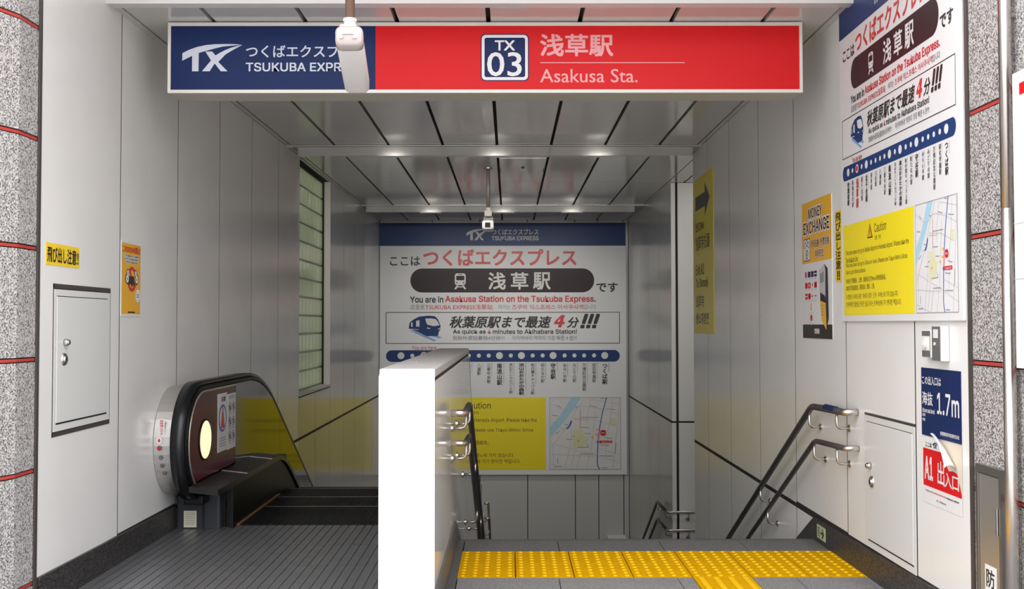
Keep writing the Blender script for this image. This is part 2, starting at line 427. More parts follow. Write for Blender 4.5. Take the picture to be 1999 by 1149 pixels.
FJ = [12.4, 13.44, 14.4, 15.35, 16.3, YB]
mk('backing', box(XF + .0006, XF + .12, 12.45, YB + .15, -5.05, HC + .1), 'backing_dark', wf)
for a, b in zip(FJ, FJ[1:]):
    panel_x(wf, XF, 1, a, b, .117, HC, 'panel_far_shaded'); panel_x(wf, XF, 1, a, b, -4.4, .101, 'panel_far_shaded')
# side branch to the right
wb = empty('wall_branch', (3.3, 12.4, 0), kind='structure')
mk('backing', join(box(XF + .02, 5.0, 12.403, 12.5, -5.0, HC + .1), box(4.9, 5.0, 10.1, 12.5, -5.0, HC + .1), box(XR + .10, 5.0, 10.1, 10.24, -5.0, HC + .1)), 'backing_dark', wb)
for a, b in ((XF, 2.005), (2.030, 3.0), (3.0, 4.0), (4.0, 4.9)):
    for z0, z1 in ((-1.76, .100), (.116, HC)):
        mk('panel', cbox(a + .001, b - .003, 12.4, 12.42, z0 + .002, z1 - .002, .0025), 'panel_white', wb)
for a, b in ((10.24, 11.3), (11.3, 12.4)):
    mk('panel', cbox(4.88, 4.9, a + .003, b - .003, -1.76, HC, .0025), 'panel_white', wb)
mk('panel', cbox(XR + .125, 4.88, 10.24, 10.26, -1.76, HC, .0025), 'panel_white', wb)
# back wall
wk = empty('wall_back', (0, YB, 0), kind='structure')
mk('backing', box(XL - .14, XF + .12, YB + .004, YB + .15, -5.05, HC + .12), 'backing_dark', wk)
BJ = [XL, -1.26, -.48, .295, 1.071, 1.452, 1.86, XF]
for a, b in zip(BJ, BJ[1:]):
    mk('panel', cbox(a + .006, b - .006, YB, YB + .02, -4.4, HC, .003), 'panel_far_shaded', wk)
# base boards
mk('baseboard_left', prism([(4.66, 0), (6.55, 0), (6.55, .142), (4.66, .155)], 'x', XL - .002, XL + .014), 'granite_dark', kind='structure')
mk('baseboard_right', prism([(4.10, -.02), (6.165, -.02), (6.17, -.25), (6.60, -.30), (6.60, -.083), (6.206, .128), (4.10, .155)], 'x', XR - .014, XR + .002), 'granite_dark', kind='structure')

# granite piers either side of the mouth
def pier(name, blocks, sgn, extra=None):
    e = empty(name, (blocks[0][0][0], blocks[0][0][1], 1.5), kind='structure')
    zs = [-.35, .14, .637, 1.132, 1.628, 2.12, 2.622, 3.115, 3.6]
    for (A, B) in blocks:
        A, B = Vector((*A, 0)), Vector((*B, 0)); d = (B - A).normalized(); n = Vector((-d.y, d.x, 0)) * sgn
        for z0, z1 in zip(zs, zs[1:]):
            P = [A + d * .003, B - d * .003, B - d * .003 + n * .05, A + d * .003 + n * .05]
            vs = [tuple(Vector((p.x, p.y, z))) for z in (z0 + .012, z1 - .012) for p in P]
            fs = [(0, 1, 2, 3), (7, 6, 5, 4), (0, 4, 5, 1), (1, 5, 6, 2), (2, 6, 7, 3), (3, 7, 4, 0)]
            mk('stone_block', (vs, fs), 'granite_light', e)
            if z0 > -.3:
                P2 = [A + n * .004, B + n * .004, B + n * .05, A + n * .05]
                mk('red_joint_strip', ([tuple(Vector((p.x, p.y, z))) for z in (z0 - .0065, z0 + .0065) for p in P2], fs), 'red_joint', e, label='thin red strip in the joint')
        P = [A + n * .012, B + n * .012, B + n * .11, A + n * .11]
        mk('backing', ([(p.x, p.y, z) for z in (-.35, 3.6) for p in P], fs), 'backing_dark', e)
    return e
pier('wall_front_left', [((XL, 4.620), (XL, 4.447)), ((XL, 4.447), (XL - .42, 3.13))], -1)
pier('wall_front_right', [((XR, 4.078), (XR, 3.825)), ((XR, 3.805), (XR, 2.6))], 1)
mk('trim_1', box(XL - .03, XL + .006, 4.622, 4.646, 0, 3.4), 'bronze_trim', kind='structure')
mk('trim_2', box(XR - .006, XR + .03, 4.080, 4.106, 0, 3.4), 'bronze_trim', kind='structure')

# ------------------------------------------------------------------ window of glass blocks
wi = empty('window_1', (XL, 11.3, 1.7), kind='structure')
gx = -2.21
zb, zt, yb0 = .590, 2.960, 10.41
for i in range(9):
    for j in range(12):
        y0, z0 = yb0 + .1985 * i, zb + .1975 * j
        mk('glass_block', cbox(gx - .07, gx, y0 + .006, y0 + .1925, z0 + .008, z0 + .1895, .008), 'glass_block', wi)
mort = [box(gx - .05, gx - .006, yb0, 12.2, zb + .1975 * j - .007, zb + .1975 * j + .007) for j in range(13)] + \
       [box(gx - .05, gx - .009, yb0 + .1985 * i - .004, yb0 + .1985 * i + .004, zb, zt) for i in range(10)]
mk('mortar', join(*mort), 'steel_dark', wi)
mk('window_frame', join(box(gx - .03, gx + .02, 12.165, 12.2, .56, 2.975), box(gx - .03, gx + .02, 10.41, 12.2, 2.952, 2.975)), 'backing_dark', wi)
mk('reveal', join(box(gx - .02, XL + .0, 12.185, 12.205, .56, 2.97),), 'trim_white', wi)
mk('window_sill', cbox(gx - .02, XL + .02, 10.405, 12.215, .560, .585, .003), 'trim_white', wi)
mk('sill_dark_strip', box(XL - .01, XL + .004, 10.405, 12.2, .545, .558), 'backing_dark', wi)  # dark strip under the sill, just proud of the wall

# ------------------------------------------------------------------ ceiling
ce = empty('ceiling', (0, 10, HC), kind='structure')
mk('backing', join(box(XL - .12, XR + .1, 5.45, 10.24, HC + .035, HC + .12), box(XL - .02, 5.0, 10.24, 12.4, HC + .035, HC + .12), box(XL - .12, XF + .1, 12.4, YB + .1, HC + .035, HC + .12)), 'backing_dark', ce)
jx = [-1.6601 + .515 * k for k in range(7)]
gap = .0125
for y0, y1 in ((5.46, 9.76), (9.85, 12.3), (12.303, 14.71), (14.80, YB)):
    edges = [XL + .045] + jx + [(XR if y0 < 9 else XF) - .045]
    for a, b in zip(edges, edges[1:]):
        mk('panel', cbox(a + (gap if a in jx else .0), b - (gap if b in jx else .0), y0 + .001, y1 - .001, HC, HC + .035, .003), 'ceiling_panel', ce)
mk('panel', cbox(XF - .04, 2.10, 10.26, 12.39, HC, HC + .035, .003), 'ceiling_panel', ce)
mk('panel', cbox(2.12, 4.88, 10.26, 12.39, HC, HC + .035, .003), 'ceiling_panel', ce)
mk('edge_strip', box(XL, XL + .038, 5.46, YB, HC - .004, HC + .03), 'ceiling_panel', ce)
mk('edge_strip', box(XR - .038, XR, 5.46, 10.24, HC - .004, HC + .03), 'ceiling_panel', ce)
mk('edge_strip', box(XF - .038, XF, 10.24, YB, HC - .004, HC + .03), 'ceiling_panel', ce)
# access hatch and small marks on the ceiling
hx0, hx1 = -.10, .385
mk('hatch_lid', cbox(hx0, hx1, 10.55, 11.62, HC - .0015, HC + .002, .0005), 'ceiling_panel', ce)
mk('hatch_hinge', join(box(hx0 + .005, hx0 + .011, 11.2, 11.45, HC - .012, HC - .006), box(hx1 - .011, hx1 - .005, 11.2, 11.45, HC - .012, HC - .006)), 'backing_dark', ce)
mk('hatch_lock', disc((.15, 11.15, HC - .014), (0, 0, 1), .016, .01), 'backing_dark', ce)
# header across the mouth
hd = mk('trim_3', box(XL, XR, 5.38, 5.455, 2.972, 3.4), 'trim_white', kind='structure')
mk('unseen_soffit', box(XL - .14, XR + .12, 4.2, 5.455, 3.4, 3.6), 'trim_white', kind='structure')  # unseen soffit, added to shade the upper walls; also holds the fixture pole
# ceiling beams; small hidden lights added to make the glow patches
BL = .012
def beam(y, x0, x1, label, lx, f0, f1):
    b = empty('ceiling_beam', (0, y, 2.93), label, 'ceiling beam')
    mk('flange', cbox(f0, f1, y - .035, y + .05, HC - .012, HC - .001, .003), 'stainless_brushed', b)
    mk('web', cbox(x0, x1, y - .005, y + .075, HC - .100, HC - .012, .004), 'ceiling_panel', b)
    for x in lx:
        for dx, q in ((-.13, .12), (-.065, .5), (0, 1), (.065, .5), (.13, .12)):
            area('beam_glow_light', (x + dx, y - .045, HC - .112), (math.radians(90 + 18), 0, 0), .05, .008, BL * q)
        mk('light_screen_lip', join(box(x - .15, x + .15, y - .055, y - .051, HC - .119, HC - .108), box(x - .15, x + .15, y - .051, y - .004, HC - .119, HC - .1165)), 'ceiling_panel', b)  # invented lip that screens the added lights from view
    return b
beam(9.78, -2.01, 1.75, 'long white metal ceiling beam nearest the overhead sign, lit from below', (-1.09, -.13, .85), XL + .005, XR - .005)
beam(14.73, -2.05, 1.80, 'further white ceiling beam, just in front of the station board', (-1.12, -.08, .90), XL + .005, XF - .005)

# ------------------------------------------------------------------ overhead illuminated style sign
sx0, sx1, sz1, sz0, sY = -1.915, 1.650, 2.981, 2.584, 5.75
os_ = empty('overhead_sign', ((sx0 + sx1) / 2, sY, sz0), 'long blue and red overhead sign reading 浅草駅 across the entrance', 'sign')
mk('sign_body', cbox(sx0 + .004, sx1 - .004, sY + .012, sY + .222, sz0, sz1 - .003, .004), 'sign_body', os_)
mk('sign_frame', join(box(sx0, sx1, sY, sY + .02, sz1 - .019, sz1), box(sx0, sx1, sY, sY + .02, sz0 - .001, sz0 + .017),
                      box(sx0, sx0 + .016, sY, sY + .02, sz0 + .017, sz1 - .019), box(sx1 - .016, sx1, sY, sY + .02, sz0 + .017, sz1 - .019)), 'sign_frame', os_)
c = Canvas((sx0, sY + .010, sz1), (1, 0, 0), sx1 - sx0, sz1 - sz0, (328, 42, 1566, 181))
c.rect(('blue_face', 'p_navy'), 332, 46, 732.5, 177, 1)
c.rect(('red_face', 'p_red'), 732.5, 46, 1562, 177, 1)
K = ('lettering', 'p_logo')
txlogo(c, K, 355.5, 84, 472.5, 138)
c.text(K, 'つくばエクスプレス', 480, 86.6, 712, 110.6, .018)
c.text(K, 'TSUKUBA EXPRESS', 480, 121.2, 711, 138, .022)
K = ('lettering', 'p_pink')
c.text(K, '浅草駅', 1054.8, 65.5, 1195.9, 108, .035)
c.text(K, 'Asakusa Sta.', 1054, 134, 1244, 160.5, .006, face='humanist')
c.rect(K, 1054, 120.6, 1336.6, 122.2, 2)
c.rrect(('badge', 'p_navy'), 937.8, 64.5, 1032, 157.5, 9, 2)
c.rrect(('badge_ring', 'p_white'), 939.8, 66.3, 1030, 155.8, 8, 3)
c.rrect(('badge_field', 'p_navy'), 945.3, 72, 1024.5, 150, 4, 4)
c.text(('lettering', 'p_white'), 'TX', 966, 77.8, 1004.3, 97, .03, 5, face='humanist')
c.text(('lettering', 'p_white'), '03', 950.8, 101.2, 1017.3, 147.8, .012, 5, face='humanist')
c.done(os_)

# ------------------------------------------------------------------ the big route board (photo units of the far one)
NAMES = [('秋葉原駅', 'Akihabara', 1), ('新御徒町駅', 'Shin-okachimachi', 0), ('浅草駅', 'Asakusa', 2), ('南千住駅', 'Minami-Senju', 0), ('北千住駅', 'Kita-Senju', 1), ('青井駅', 'Aoi', 0), ('六町駅', 'Rokucho', 0),
         ('八潮駅', 'Yashio', 0), ('三郷中央駅', 'Misato-chuo', 0), ('南流山駅', 'Minami-Nagareyama', 1), ('流山セントラルパーク駅', 'Nagareyama-centralpark', 0), ('流山おおたかの森駅', 'Nagareyama-otakanomori', 1),
         ('柏の葉キャンパス駅', 'Kashiwanoha-campus', 0), ('柏たなか駅', 'Kashiwa-Tanaka', 0), ('守谷駅', 'Moriya', 1), ('みらい平駅', 'Miraidaira', 0), ('みどりの駅', 'Midorino', 0), ('万博記念公園駅', 'Bampaku-kinenkoen', 0),
         ('研究学園駅', 'Kenkyu-gakuen', 0), ('つくば駅', 'Tsukuba', 1)]
CX = [202, 291, 383, 474, 562, 652, 733, 812, 889, 973, 1062, 1145, 1233, 1311, 1393, 1483, 1560, 1636, 1714, 1797]
YE = [345, 365, 345, 345, 360, 300, 290, 290, 355, 368, 433, 443, 443, 350, 322, 348, 348, 415, 350, 362]
def board_print(c, e):
    P = lambda cx, cy: (730 + cx / 4, 430 + cy / 4)
    Q = lambda cx, cy: (730 + cx / 4, 660 + cy / 4)
    B, R, W = ('lettering', 'p_black'), ('lettering', 'p_textred'), ('lettering', 'p_white')
    N = ('navy_print', 'p_boardnavy')
    c.rect(('header_band', 'p_boardnavy'), 738.8, 435, 1221.2, 480, 1)
    L = ('lettering', 'p_lgrey')
    txlogo(c, L, 908.7, 447, 954.5, 469)
    c.text(L, 'つくばエクスプレス', 958.5, 447.3, 1050, 458.3, .02); c.text(L, 'TSUKUBA EXPRESS', 958.5, 461.2, 1050, 469.2, .03)
    c.text(B, 'ここは', 759, 501, 817.5, 518.2, .032); c.text(R, 'つくばエクスプレス', 824.5, 487, 1123.8, 518.8, .036)
    c.rrect(('pill', 'p_pill'), 798.8, 524.2, 1159.2, 571.2, 23, 1)
    for ch, a in (('浅', 952), ('草', 996.3), ('駅', 1040)): c.text(W, ch, a, 532.5, a + 33, 565.2, .03, 2)
    # train pictogram
    c.rrect(W, 885.8, 533.8, 907.2, 556.8, 5, 2); c.rrect(('pill', 'p_pill'), 888.6, 538.6, 904.6, 547.4, 1.5, 3)
    c.rect(('pill', 'p_pill'), 892, 535.6, 901, 536.8, 3); c.circ(('pill', 'p_pill'), 890, 552, 1.4, 3, 12); c.circ(('pill', 'p_pill'), 903, 552, 1.4, 3, 12)
    c.poly(W, [(889, 557.5), (893, 557.5), (888.6, 565), (884.8, 565)], 2); c.poly(W, [(900, 557.5), (904, 557.5), (908.4, 565), (904.6, 565)], 2)
    c.rect(W, 890.5, 559.3, 902.5, 561.2, 2)
    c.text(B, 'です', 1163.8, 552.5, 1205, 570.2, .035)
    c.text(B, 'You are in', 798.5, 578.8, 863, 590.8, .03); c.text(R, 'Asakusa Station on the Tsukuba Express', 867.5, 577.8, 1158, 592.6, .03); c.rect(B, 1159.5, 587.2, 1162, 589.8, 2)
    G_ = ('lettering', 'p_grey')
    c.text(G_, '这里是', 798.7, 594.6, 827, 604.6, .006); c.text(R, 'TSUKUBA EXPRESS浅草站', 828, 594.4, 960, 604.8, .004)
    c.text(G_, '여기는', 970.8, 595, 994.5, 604.4, .006); c.text(R, '츠쿠바 익스프레스 아사쿠사역', 998, 594.8, 1137.5, 604.6, .004); c.text(G_, '입니다', 1138.8, 595, 1162.5, 604.4, .004)
    c.frame(B, 750.6, 609.4, 1209.2, 671.2, 1.3, 1)
    # train drawing
    T = ('train_picture', 'p_boardnavy'); TW = ('train_windows', 'p_white'); TL = ('train_track', 'p_lblue')
    for k, pts, l in ((T, [(270, 800), (300, 775), (345, 752), (420, 745), (468, 750), (492, 775), (512, 825), (508, 858), (498, 872), (492, 903), (405, 906), (335, 872), (262, 848)], 2),
                      (TW, [(393, 768), (440, 767), (475, 773), (492, 795), (503, 821), (455, 827), (408, 815), (398, 795)], 3),
                      (TW, [(320, 786), (347, 780), (347, 832), (320, 829)], 3), (TW, [(281, 800), (293, 797), (293, 833), (281, 830)], 3), (TW, [(404, 838), (432, 842), (430, 849), (405, 845)], 3), (TW, [(492, 848), (508, 840), (505, 851), (493, 855)], 3),
                      (TW, [(250, 846), (340, 852), (340, 856), (250, 852)], 3),
                      (TL, [(262, 860), (330, 872), (480, 938), (458, 946)], 1), (TL, [(440, 906), (492, 903), (526, 915), (500, 922)], 1)):
        c.poly(k, [P(*p) for p in pts], l)
    c.text(B, '秋葉原駅まで最速', 876, 617.8, 1075, 640.3, .034, 2, .25); c.poly(('lettering', 'p_textred', 'four'), [(1094.5, 615.5), (1101.5, 615.5), (1097.6, 628.6), (1101.2, 628.6), (1100.0, 633.4), (1096.2, 633.4), (1094.4, 639.5), (1087.8, 639.5), (1089.6, 633.4), (1080, 633.4), (1081.4, 628.2)], 2); c.poly(('digit_gap', 'p_board'), [(1092.6, 621.8), (1091.0, 628.6), (1086.9, 628.6)], 3)
    c.text(B, '分', 1106, 620, 1128.8, 640, .03, 2, .25); c.text(B, '!!!', 1133, 614.5, 1169, 640.3, .04, 2, .3)
    c.text(B, 'As quick as', 882.3, 643.5, 946, 653.2, .02); c.text(R, '4', 950.5, 643.6, 956, 651.6, .02); c.text(B, 'minutes to Akihabara Station!', 960.5, 643.4, 1124.5, 652, .02)
    c.text(G_, '到秋叶原站最快4分钟!!!', 882, 655.6, 983, 664.4, .006); c.text(G_, '아키하바라 역까지 가장 빠른 4 분!!!', 998.3, 655.6, 1124.5, 664.4, .006)
    c.text(R, 'You are here', 802, 675, 850, 683, .004)
    c.rrect(('route_line', 'p_boardnavy'), 751.2, 683.7, 1208.8, 706.4, 11.2, 1)
    for (nm, ro, big), cx, ye in zip(NAMES, CX, YE):
        x = 730 + cx / 4
        c.circ(c.own(('station_dot', 'p_white')), x, 694.4, (4.0, 6.8, 7.2)[big], 2)
        if big == 2: c.circ(('here_dot', 'p_red'), x, 694.4, 5, 3)
        bx = R if big == 2 else B
        c.vtext(bx, nm, x, 709.2, 660 + ye / 4 + (8 if big == 2 else 0), (7.6, 10.5, 12)[big], (.004, .035, .05)[big])
        c.rtext(R if big == 2 else G_, ro, x + (5, 7.0, 7.4)[big], 709.5, x + (7, 9.6, 10.4)[big], 709.5 + len(ro) * 2.25, 0)
    Y = ('caution_panel', 'p_yellow'); CB = ('lettering', 'p_black')
    c.rect(Y, 751.5, 775.8, 1063.8, 916.3, 1)
    c.poly(('warning_triangle', 'p_black'), [(871, 804), (896, 804), (883.5, 782)], 2); c.poly(('warning_triangle_field', 'p_orange'), [(874, 802.4), (893, 802.4), (883.5, 785.5)], 3)
    c.rect(CB, 882.7, 790, 884.3, 797.5, 4); c.circ(CB, 883.5, 800, .9, 4, 10)
    c.text(CB, 'Caution', 903.5, 784.8, 956, 797.6, 0); c.text(CB, '注意   주의', 905, 802.2, 932, 808.6, 0)
    for t, x1, y0, y1 in (('This train does not go to Narita Airport or Haneda Airport. Please take the', 1046, 816, 825), ('Toei Asakusa Line.', 826, 826.3, 835), ('This train does not go to Ginza or Ueno. Please use Tokyo Metro Ginza', 1038.7, 835.5, 843.8),
                          ('Line to go to those stations.', 862, 846, 854.6), ('本电车不到银座、上野。请乘坐东京Metro地铁银座线。', 952, 859.3, 867.3), ('本电车不到成田机场、羽田机场、银座、上野。', 903, 870.5, 878.5),
                          ('이 열차는 나리타 공항 · 하네다 공항 · 긴자 · 우에노에 가지 않습니다.', 1002, 884, 892), ('츠쿠바역은 일본을 건국한 신을 모시는 츠쿠바산에 가기 편리한 역입니다.', 1014, 895.6, 903.8)):
        c.text(CB, t, 763, y0, x1, y1, 0)
    # map
    Z = lambda cx, cy: (1060 + cx / 7.18, 770 + cy / 7.18)
    c.rect(('map', 'p_white'), *Z(78, 42), *Z(1078, 1048), 1)
    ml = lambda pts, t, k, l: c.line(k, [Z(*p) for p in pts], t, l)
    RV, MG, MD, MO = ('map_river', 'p_river'), ('map_streets', 'p_lgrey'), ('map_marks', 'p_grey'), ('map_area', 'p_olive')
    c.poly(RV, [Z(*p) for p in ((380, 46), (520, 46), (440, 170), (370, 270), (240, 430), (90, 600), (84, 450), (200, 330), (290, 200))], 1.5)
    c.poly(MO, [Z(*p) for p in ((415, 500), (545, 490), (560, 580), (640, 600), (560, 720), (440, 765), (400, 740), (410, 600))], 1.6)
    c.poly(MO, [Z(*p) for p in ((920, 335), (1010, 340), (1005, 435), (915, 425))], 1.6)
    for pts in (((90, 130), (240, 200), (330, 228), (420, 215), (490, 170), (580, 165), (800, 205), (1070, 285)), ((560, 60), (500, 160), (430, 250), (370, 370), (390, 400)), ((100, 740), (270, 520), (380, 370)), ((660, 60), (640, 180), (620, 230), (600, 420)),
                ((390, 480), (370, 700), (290, 1040)), ((140, 690), (460, 780), (760, 860), (1070, 960)), ((100, 830), (400, 850), (690, 860)), ((130, 680), (130, 980)), ((720, 230), (690, 560), (650, 800), (590, 1040)), ((430, 790), (380, 1000)), ((500, 850), (450, 1040)),
                ((90, 970), (420, 1040)), ((420, 330), (700, 350), (1000, 440)), ((510, 200), (500, 480)), ((1060, 60), (1050, 300), (990, 760), (960, 1040)), ((960, 60), (940, 300), (900, 500), (860, 880)), ((90, 370), (140, 400), (250, 480), (330, 470)), ((760, 760), (1060, 840)), ((670, 70), (1060, 140))):
        ml(pts, .9, MG, 2)
    for pts in (((520, 320), (760, 322)), ((470, 740), (630, 735)), ((500, 828), (690, 830)), ((790, 705), (915, 712)), ((780, 855), (960, 862)), ((180, 150), (240, 185)), ((640, 155), (750, 180)), ((880, 200), (1000, 215)), ((110, 290), (200, 300)), ((290, 420), (340, 425)),
                ((520, 460), (630, 465)), ((570, 545), (660, 550)), ((850, 600), (960, 620)), ((130, 1008), (250, 1008)), ((190, 890), (190, 960)), ((160, 550), (215, 515)), ((390, 590), (430, 580)), ((1010, 680), (1000, 820)), ((430, 170), (470, 178)), ((800, 1022), (890, 1026)), ((600, 690), (620, 730)), ((310, 625), (400, 628)), ((800, 55), (850, 60))):
        ml(pts, 1.1, MD, 2.5)
    ml(((515, 210), (510, 480)), .9, ('map_pink', 'p_pink'), 2.4); ml(((420, 350), (620, 362)), .8, ('map_pink', 'p_pink'), 2.4)
    ml(((385, 370), (370, 420), (345, 460), (318, 478)), 3, ('map_line', 'p_blue'), 3)
    ml(((880, 46), (820, 260), (780, 470), (760, 600), (752, 760), (745, 950), (755, 1000), (778, 1045)), 1.9, ('map_line', 'p_blue'), 3)
    for x, y in ((745, 492), (480, 645), (680, 600), (735, 560)): c.circ(('map_spots', 'p_orange'), *Z(x, y), 2.2, 3, 8)
    ml(((790, 500), (765, 640)), 3.4, ('map_pink', 'p_pink'), 3.2)
    c.circ(('map_marker', 'p_red'), *Z(832, 537), 5.8, 4); c.rect(('map_marker', 'p_red'), *Z(775, 646), *Z(955, 679), 4)
    c.text(('lettering', 'p_white'), 'Asakusa Sta.', *Z(800, 652), *Z(945, 673), 0, 5); c.text(('lettering', 'p_white'), '現在地', *Z(802, 525), *Z(862, 549), 0, 5)
    c.circ(('map_line', 'p_blue'), *Z(752, 663), 2.2, 4, 10)
    c.frame(MD, *Z(78, 42), *Z(1078, 1048), .7, 3)
def board(loc, U, w, h, label, t=.03):
    e = empty('station_board', loc, label, 'sign')
    return e
e = empty('station_board', (-.1, 16.8, -1.16), 'huge white station guide board filling the end wall below the passage', 'sign board')
bx0, bx1, bz1, bz0 = -2.112, 1.907, 2.944, -1.159
mk('board_panel', cbox(bx0, bx1, 16.80, 16.84, bz0, bz1, .004), 'p_board', e)
c = Canvas((bx0, 16.80, bz1), (1, 0, 0), bx1 - bx0, bz1 - bz0, (738.6, 434, 1222, 926), .0014); board_print(c, e); c.done(e)
e = empty('station_board', (XR, 4.87, 1.297), 'white station guide board with navy band high on the right wall near the street', 'sign board')
mk('board_panel', cbox(XR - .016, XR - .001, 4.122, 5.625, 1.297, 2.990, .003), 'p_white', e)
c = Canvas((XR - .016, 5.625, 2.990), (0, -1, 0), 1.503, 1.693, (738, 434, 1222, 926), .0006); board_print(c, e); c.done(e)

# ------------------------------------------------------------------ yellow exit sign with arrow
e = empty('exit_sign', (XR, 9.7, 1.2), 'tall yellow exit sign with black arrow and A1 directions on right wall', 'sign')
ya, yb_, za, zc = 10.17, 9.205, 2.69, 1.193
mk('sign_panel', cbox(XR - .006, XR - .0005, yb_, ya, zc, za, .001), 'p_yellow', e)
c = Canvas((XR - .006, ya, za), (0, -1, 0), ya - yb_, za - zc, (0, 0, 1, 1)); K = ('lettering', 'p_black')
c.rect(('arrow', 'p_black'), .10, .115, .60, .205, 1); c.poly(('arrow', 'p_black'), [(.60, .055), (.60, .265), (.84, .16)], 1)
for t, x0, x1, y0, y1 in (('出口A1', .12, .54, .285, .345), ('浅草寺方面', .11, .82, .378, .468), ('Exit A1', .11, .54, .555, .625), ('To Sensoji', .11, .73, .650, .72), ('浅草寺', .11, .54, .758, .832), ('센소지방면', .11, .76, .868, .94)):
    c.text(K, t, x0, y0, x1, y1, .004)
c.done(e)

# ------------------------------------------------------------------ money exchange poster
e = empty('poster', (XR, 6.12, 1.2), 'yellow and white money exchange poster with flags on the right wall', 'poster')
mk('sheet', cbox(XR - .004, XR - .0005, 5.83, 6.415, 1.198, 2.028, .0008), 'p_white', e)
c = Canvas((XR - .004, 6.415, 2.028), (0, -1, 0), .585, .83, (0, 0, 1, 1), .0005); K = ('lettering', 'p_black'); KW = ('lettering_outline', 'p_white')
c.rect(('yellow_field', 'p_orange'), 0, 0, 1, .45, 1)
for t, b in (('MONEY', (.24, .055, .71, .125)), ('EXCHANGE', (.06, .15, .93, .235))):
    c.text(KW, t, b[0] - .012, b[1] - .006, b[2] + .012, b[3] + .006, .07, 2); c.text(K, t, *b, .02, 3)
for t, b in (('外币兑换  外幣兌換', (.32, .285, .93, .345)), ('외화환전', (.46, .365, .74, .42))):
    c.text(KW, t, b[0] - .008, b[1] - .004, b[2] + .008, b[3] + .004, .05, 2); c.text(K, t, *b, .012, 3)
c.rrect(K, .055, .268, .285, .432, .02, 1.6); c.rrect(KW, .062, .274, .278, .426, .018, 2)
for x, y in ((.11, .315), (.17, .30), (.23, .315)): c.ring(K, x, y, .035, .026, 3, 16)
c.ring(K, .17, .385, .05, .038, 3, 20); c.text(K, '¥', .15, .37, .19, .40, .02, 3)
fl_ = [[('p_red', 'p_white'), ('p_navy', 'p_navy'), ('p_navy', 'p_red'), ('p_navy', 'p_white')], [('p_red', 'p_red'), ('p_red', 'p_white'), ('p_white', 'p_red'), ('p_red', 'p_navy')], [('p_red', 'p_white'), ('p_red', 'p_navy'), ('p_white', 'p_red'), ('p_white', 'p_red')]]
for r, row in enumerate(fl_):
    for q, (a, b) in enumerate(row):
        x, y = .095 + .108 * q, .513 + .08 * r
        c.rect(('flags_' + a[2:], a), x, y, x + .09, y + .042, 1.5)
        if (r, q) == (0, 0):
            for k in range(3): c.rect(('flags_white', 'p_white'), x + .04, y + .004 + .013 * k, x + .09, y + .01 + .013 * k, 2)
        elif (r, q) in ((1, 1), (2, 2), (1, 2)): c.circ(('flags_' + b[2:], b), x + .045, y + .021, .017, 2, 10)
        elif a != b: c.line(('flags_' + b[2:], b), [(x + .01, y + .021), (x + .08, y + .021)], .008, 2)
        c.rect(('flag_captions', 'p_grey'), x + .03, y + .05, x + .06, y + .057, 1.5)
c.rect(('arrow', 'p_orange'), .29, .745, .32, .785, 2); c.poly(('arrow', 'p_orange'), [(.27, .785), (.34, .785), (.305, .805)][::-1], 2)
c.frame(('flag_captions', 'p_lgrey'), .24, .815, .38, .89, .005, 1.5); c.circ(('flags_red', 'p_red'), .31, .852, .035, 2, 16); c.text(('flag_captions', 'p_grey'), 'JPY', .29, .90, .33, .915)
c.poly(('machine_head', 'p_lgrey'), [(.59, .515), (.76, .475), (.83, .52), (.83, .70), (.76, .74), (.60, .66)], 2)
c.poly(('machine_side', 'p_black'), [(.76, .475), (.87, .51), (.89, .86), (.82, .93), (.79, .74), (.80, .52)], 2.4)
c.poly(('machine_screen', 'p_grey'), [(.62, .545), (.745, .525), (.745, .60), (.62, .61)], 2.8)
c.poly(('machine_side', 'p_black'), [(.62, .67), (.78, .70), (.80, .75), (.62, .73)], 2.6)
c.poly(('machine_base', 'p_orange'), [(.61, .73), (.80, .74), (.82, .94), (.66, .87)], 2.6)
for k in range(4): c.rect(('flag_captions', 'p_grey'), .65, .765 + .022 * k, .75, .77 + .022 * k, 3)
c.rect(('black_strip', 'p_black'), 0, .90, 1, 1, 1); c.rect(KW, .42, .93, .58, .965, 2); c.text(('lettering', 'p_black'), 'a11', .44, .935, .56, .96, 0, 3)
c.done(e)

# ------------------------------------------------------------------ 飛び出し注意 stickers
e = empty('warning_sticker', (XR, 5.72, 1.5), 'narrow vertical yellow warning sticker 飛び出し注意 left of the guide board', 'sticker')
mk('film', box(XR - .002, XR - .0005, 5.665, 5.772, 1.518, 1.915), 'p_stickyellow', e)
c = Canvas((XR - .002, 5.772, 1.915), (0, -1, 0), .107, .397, (0, 0, 1, 1), .0005)
c.vtext(('lettering', 'p_black'), '飛び出し注意', .5, .02, .83, .86, .03); c.text(('lettering', 'p_black'), '!!', .3, .85, .7, .97, .04); c.done(e)
e = empty('warning_sticker', (XL, 4.89, 1.56), 'wide yellow warning sticker 飛び出し注意 above the hatch on left wall', 'sticker')
mk('film', box(XL + .0005, XL + .002, 4.710, 5.075, 1.562, 1.664), 'p_stickyellow', e)
c = Canvas((XL + .002, 4.710, 1.664), (0, 1, 0), .365, .102, (0, 0, 1, 1), .0005)
c.text(('lettering', 'p_black'), '飛び出し注意!!', .035, .16, .975, .86, .03); c.done(e)

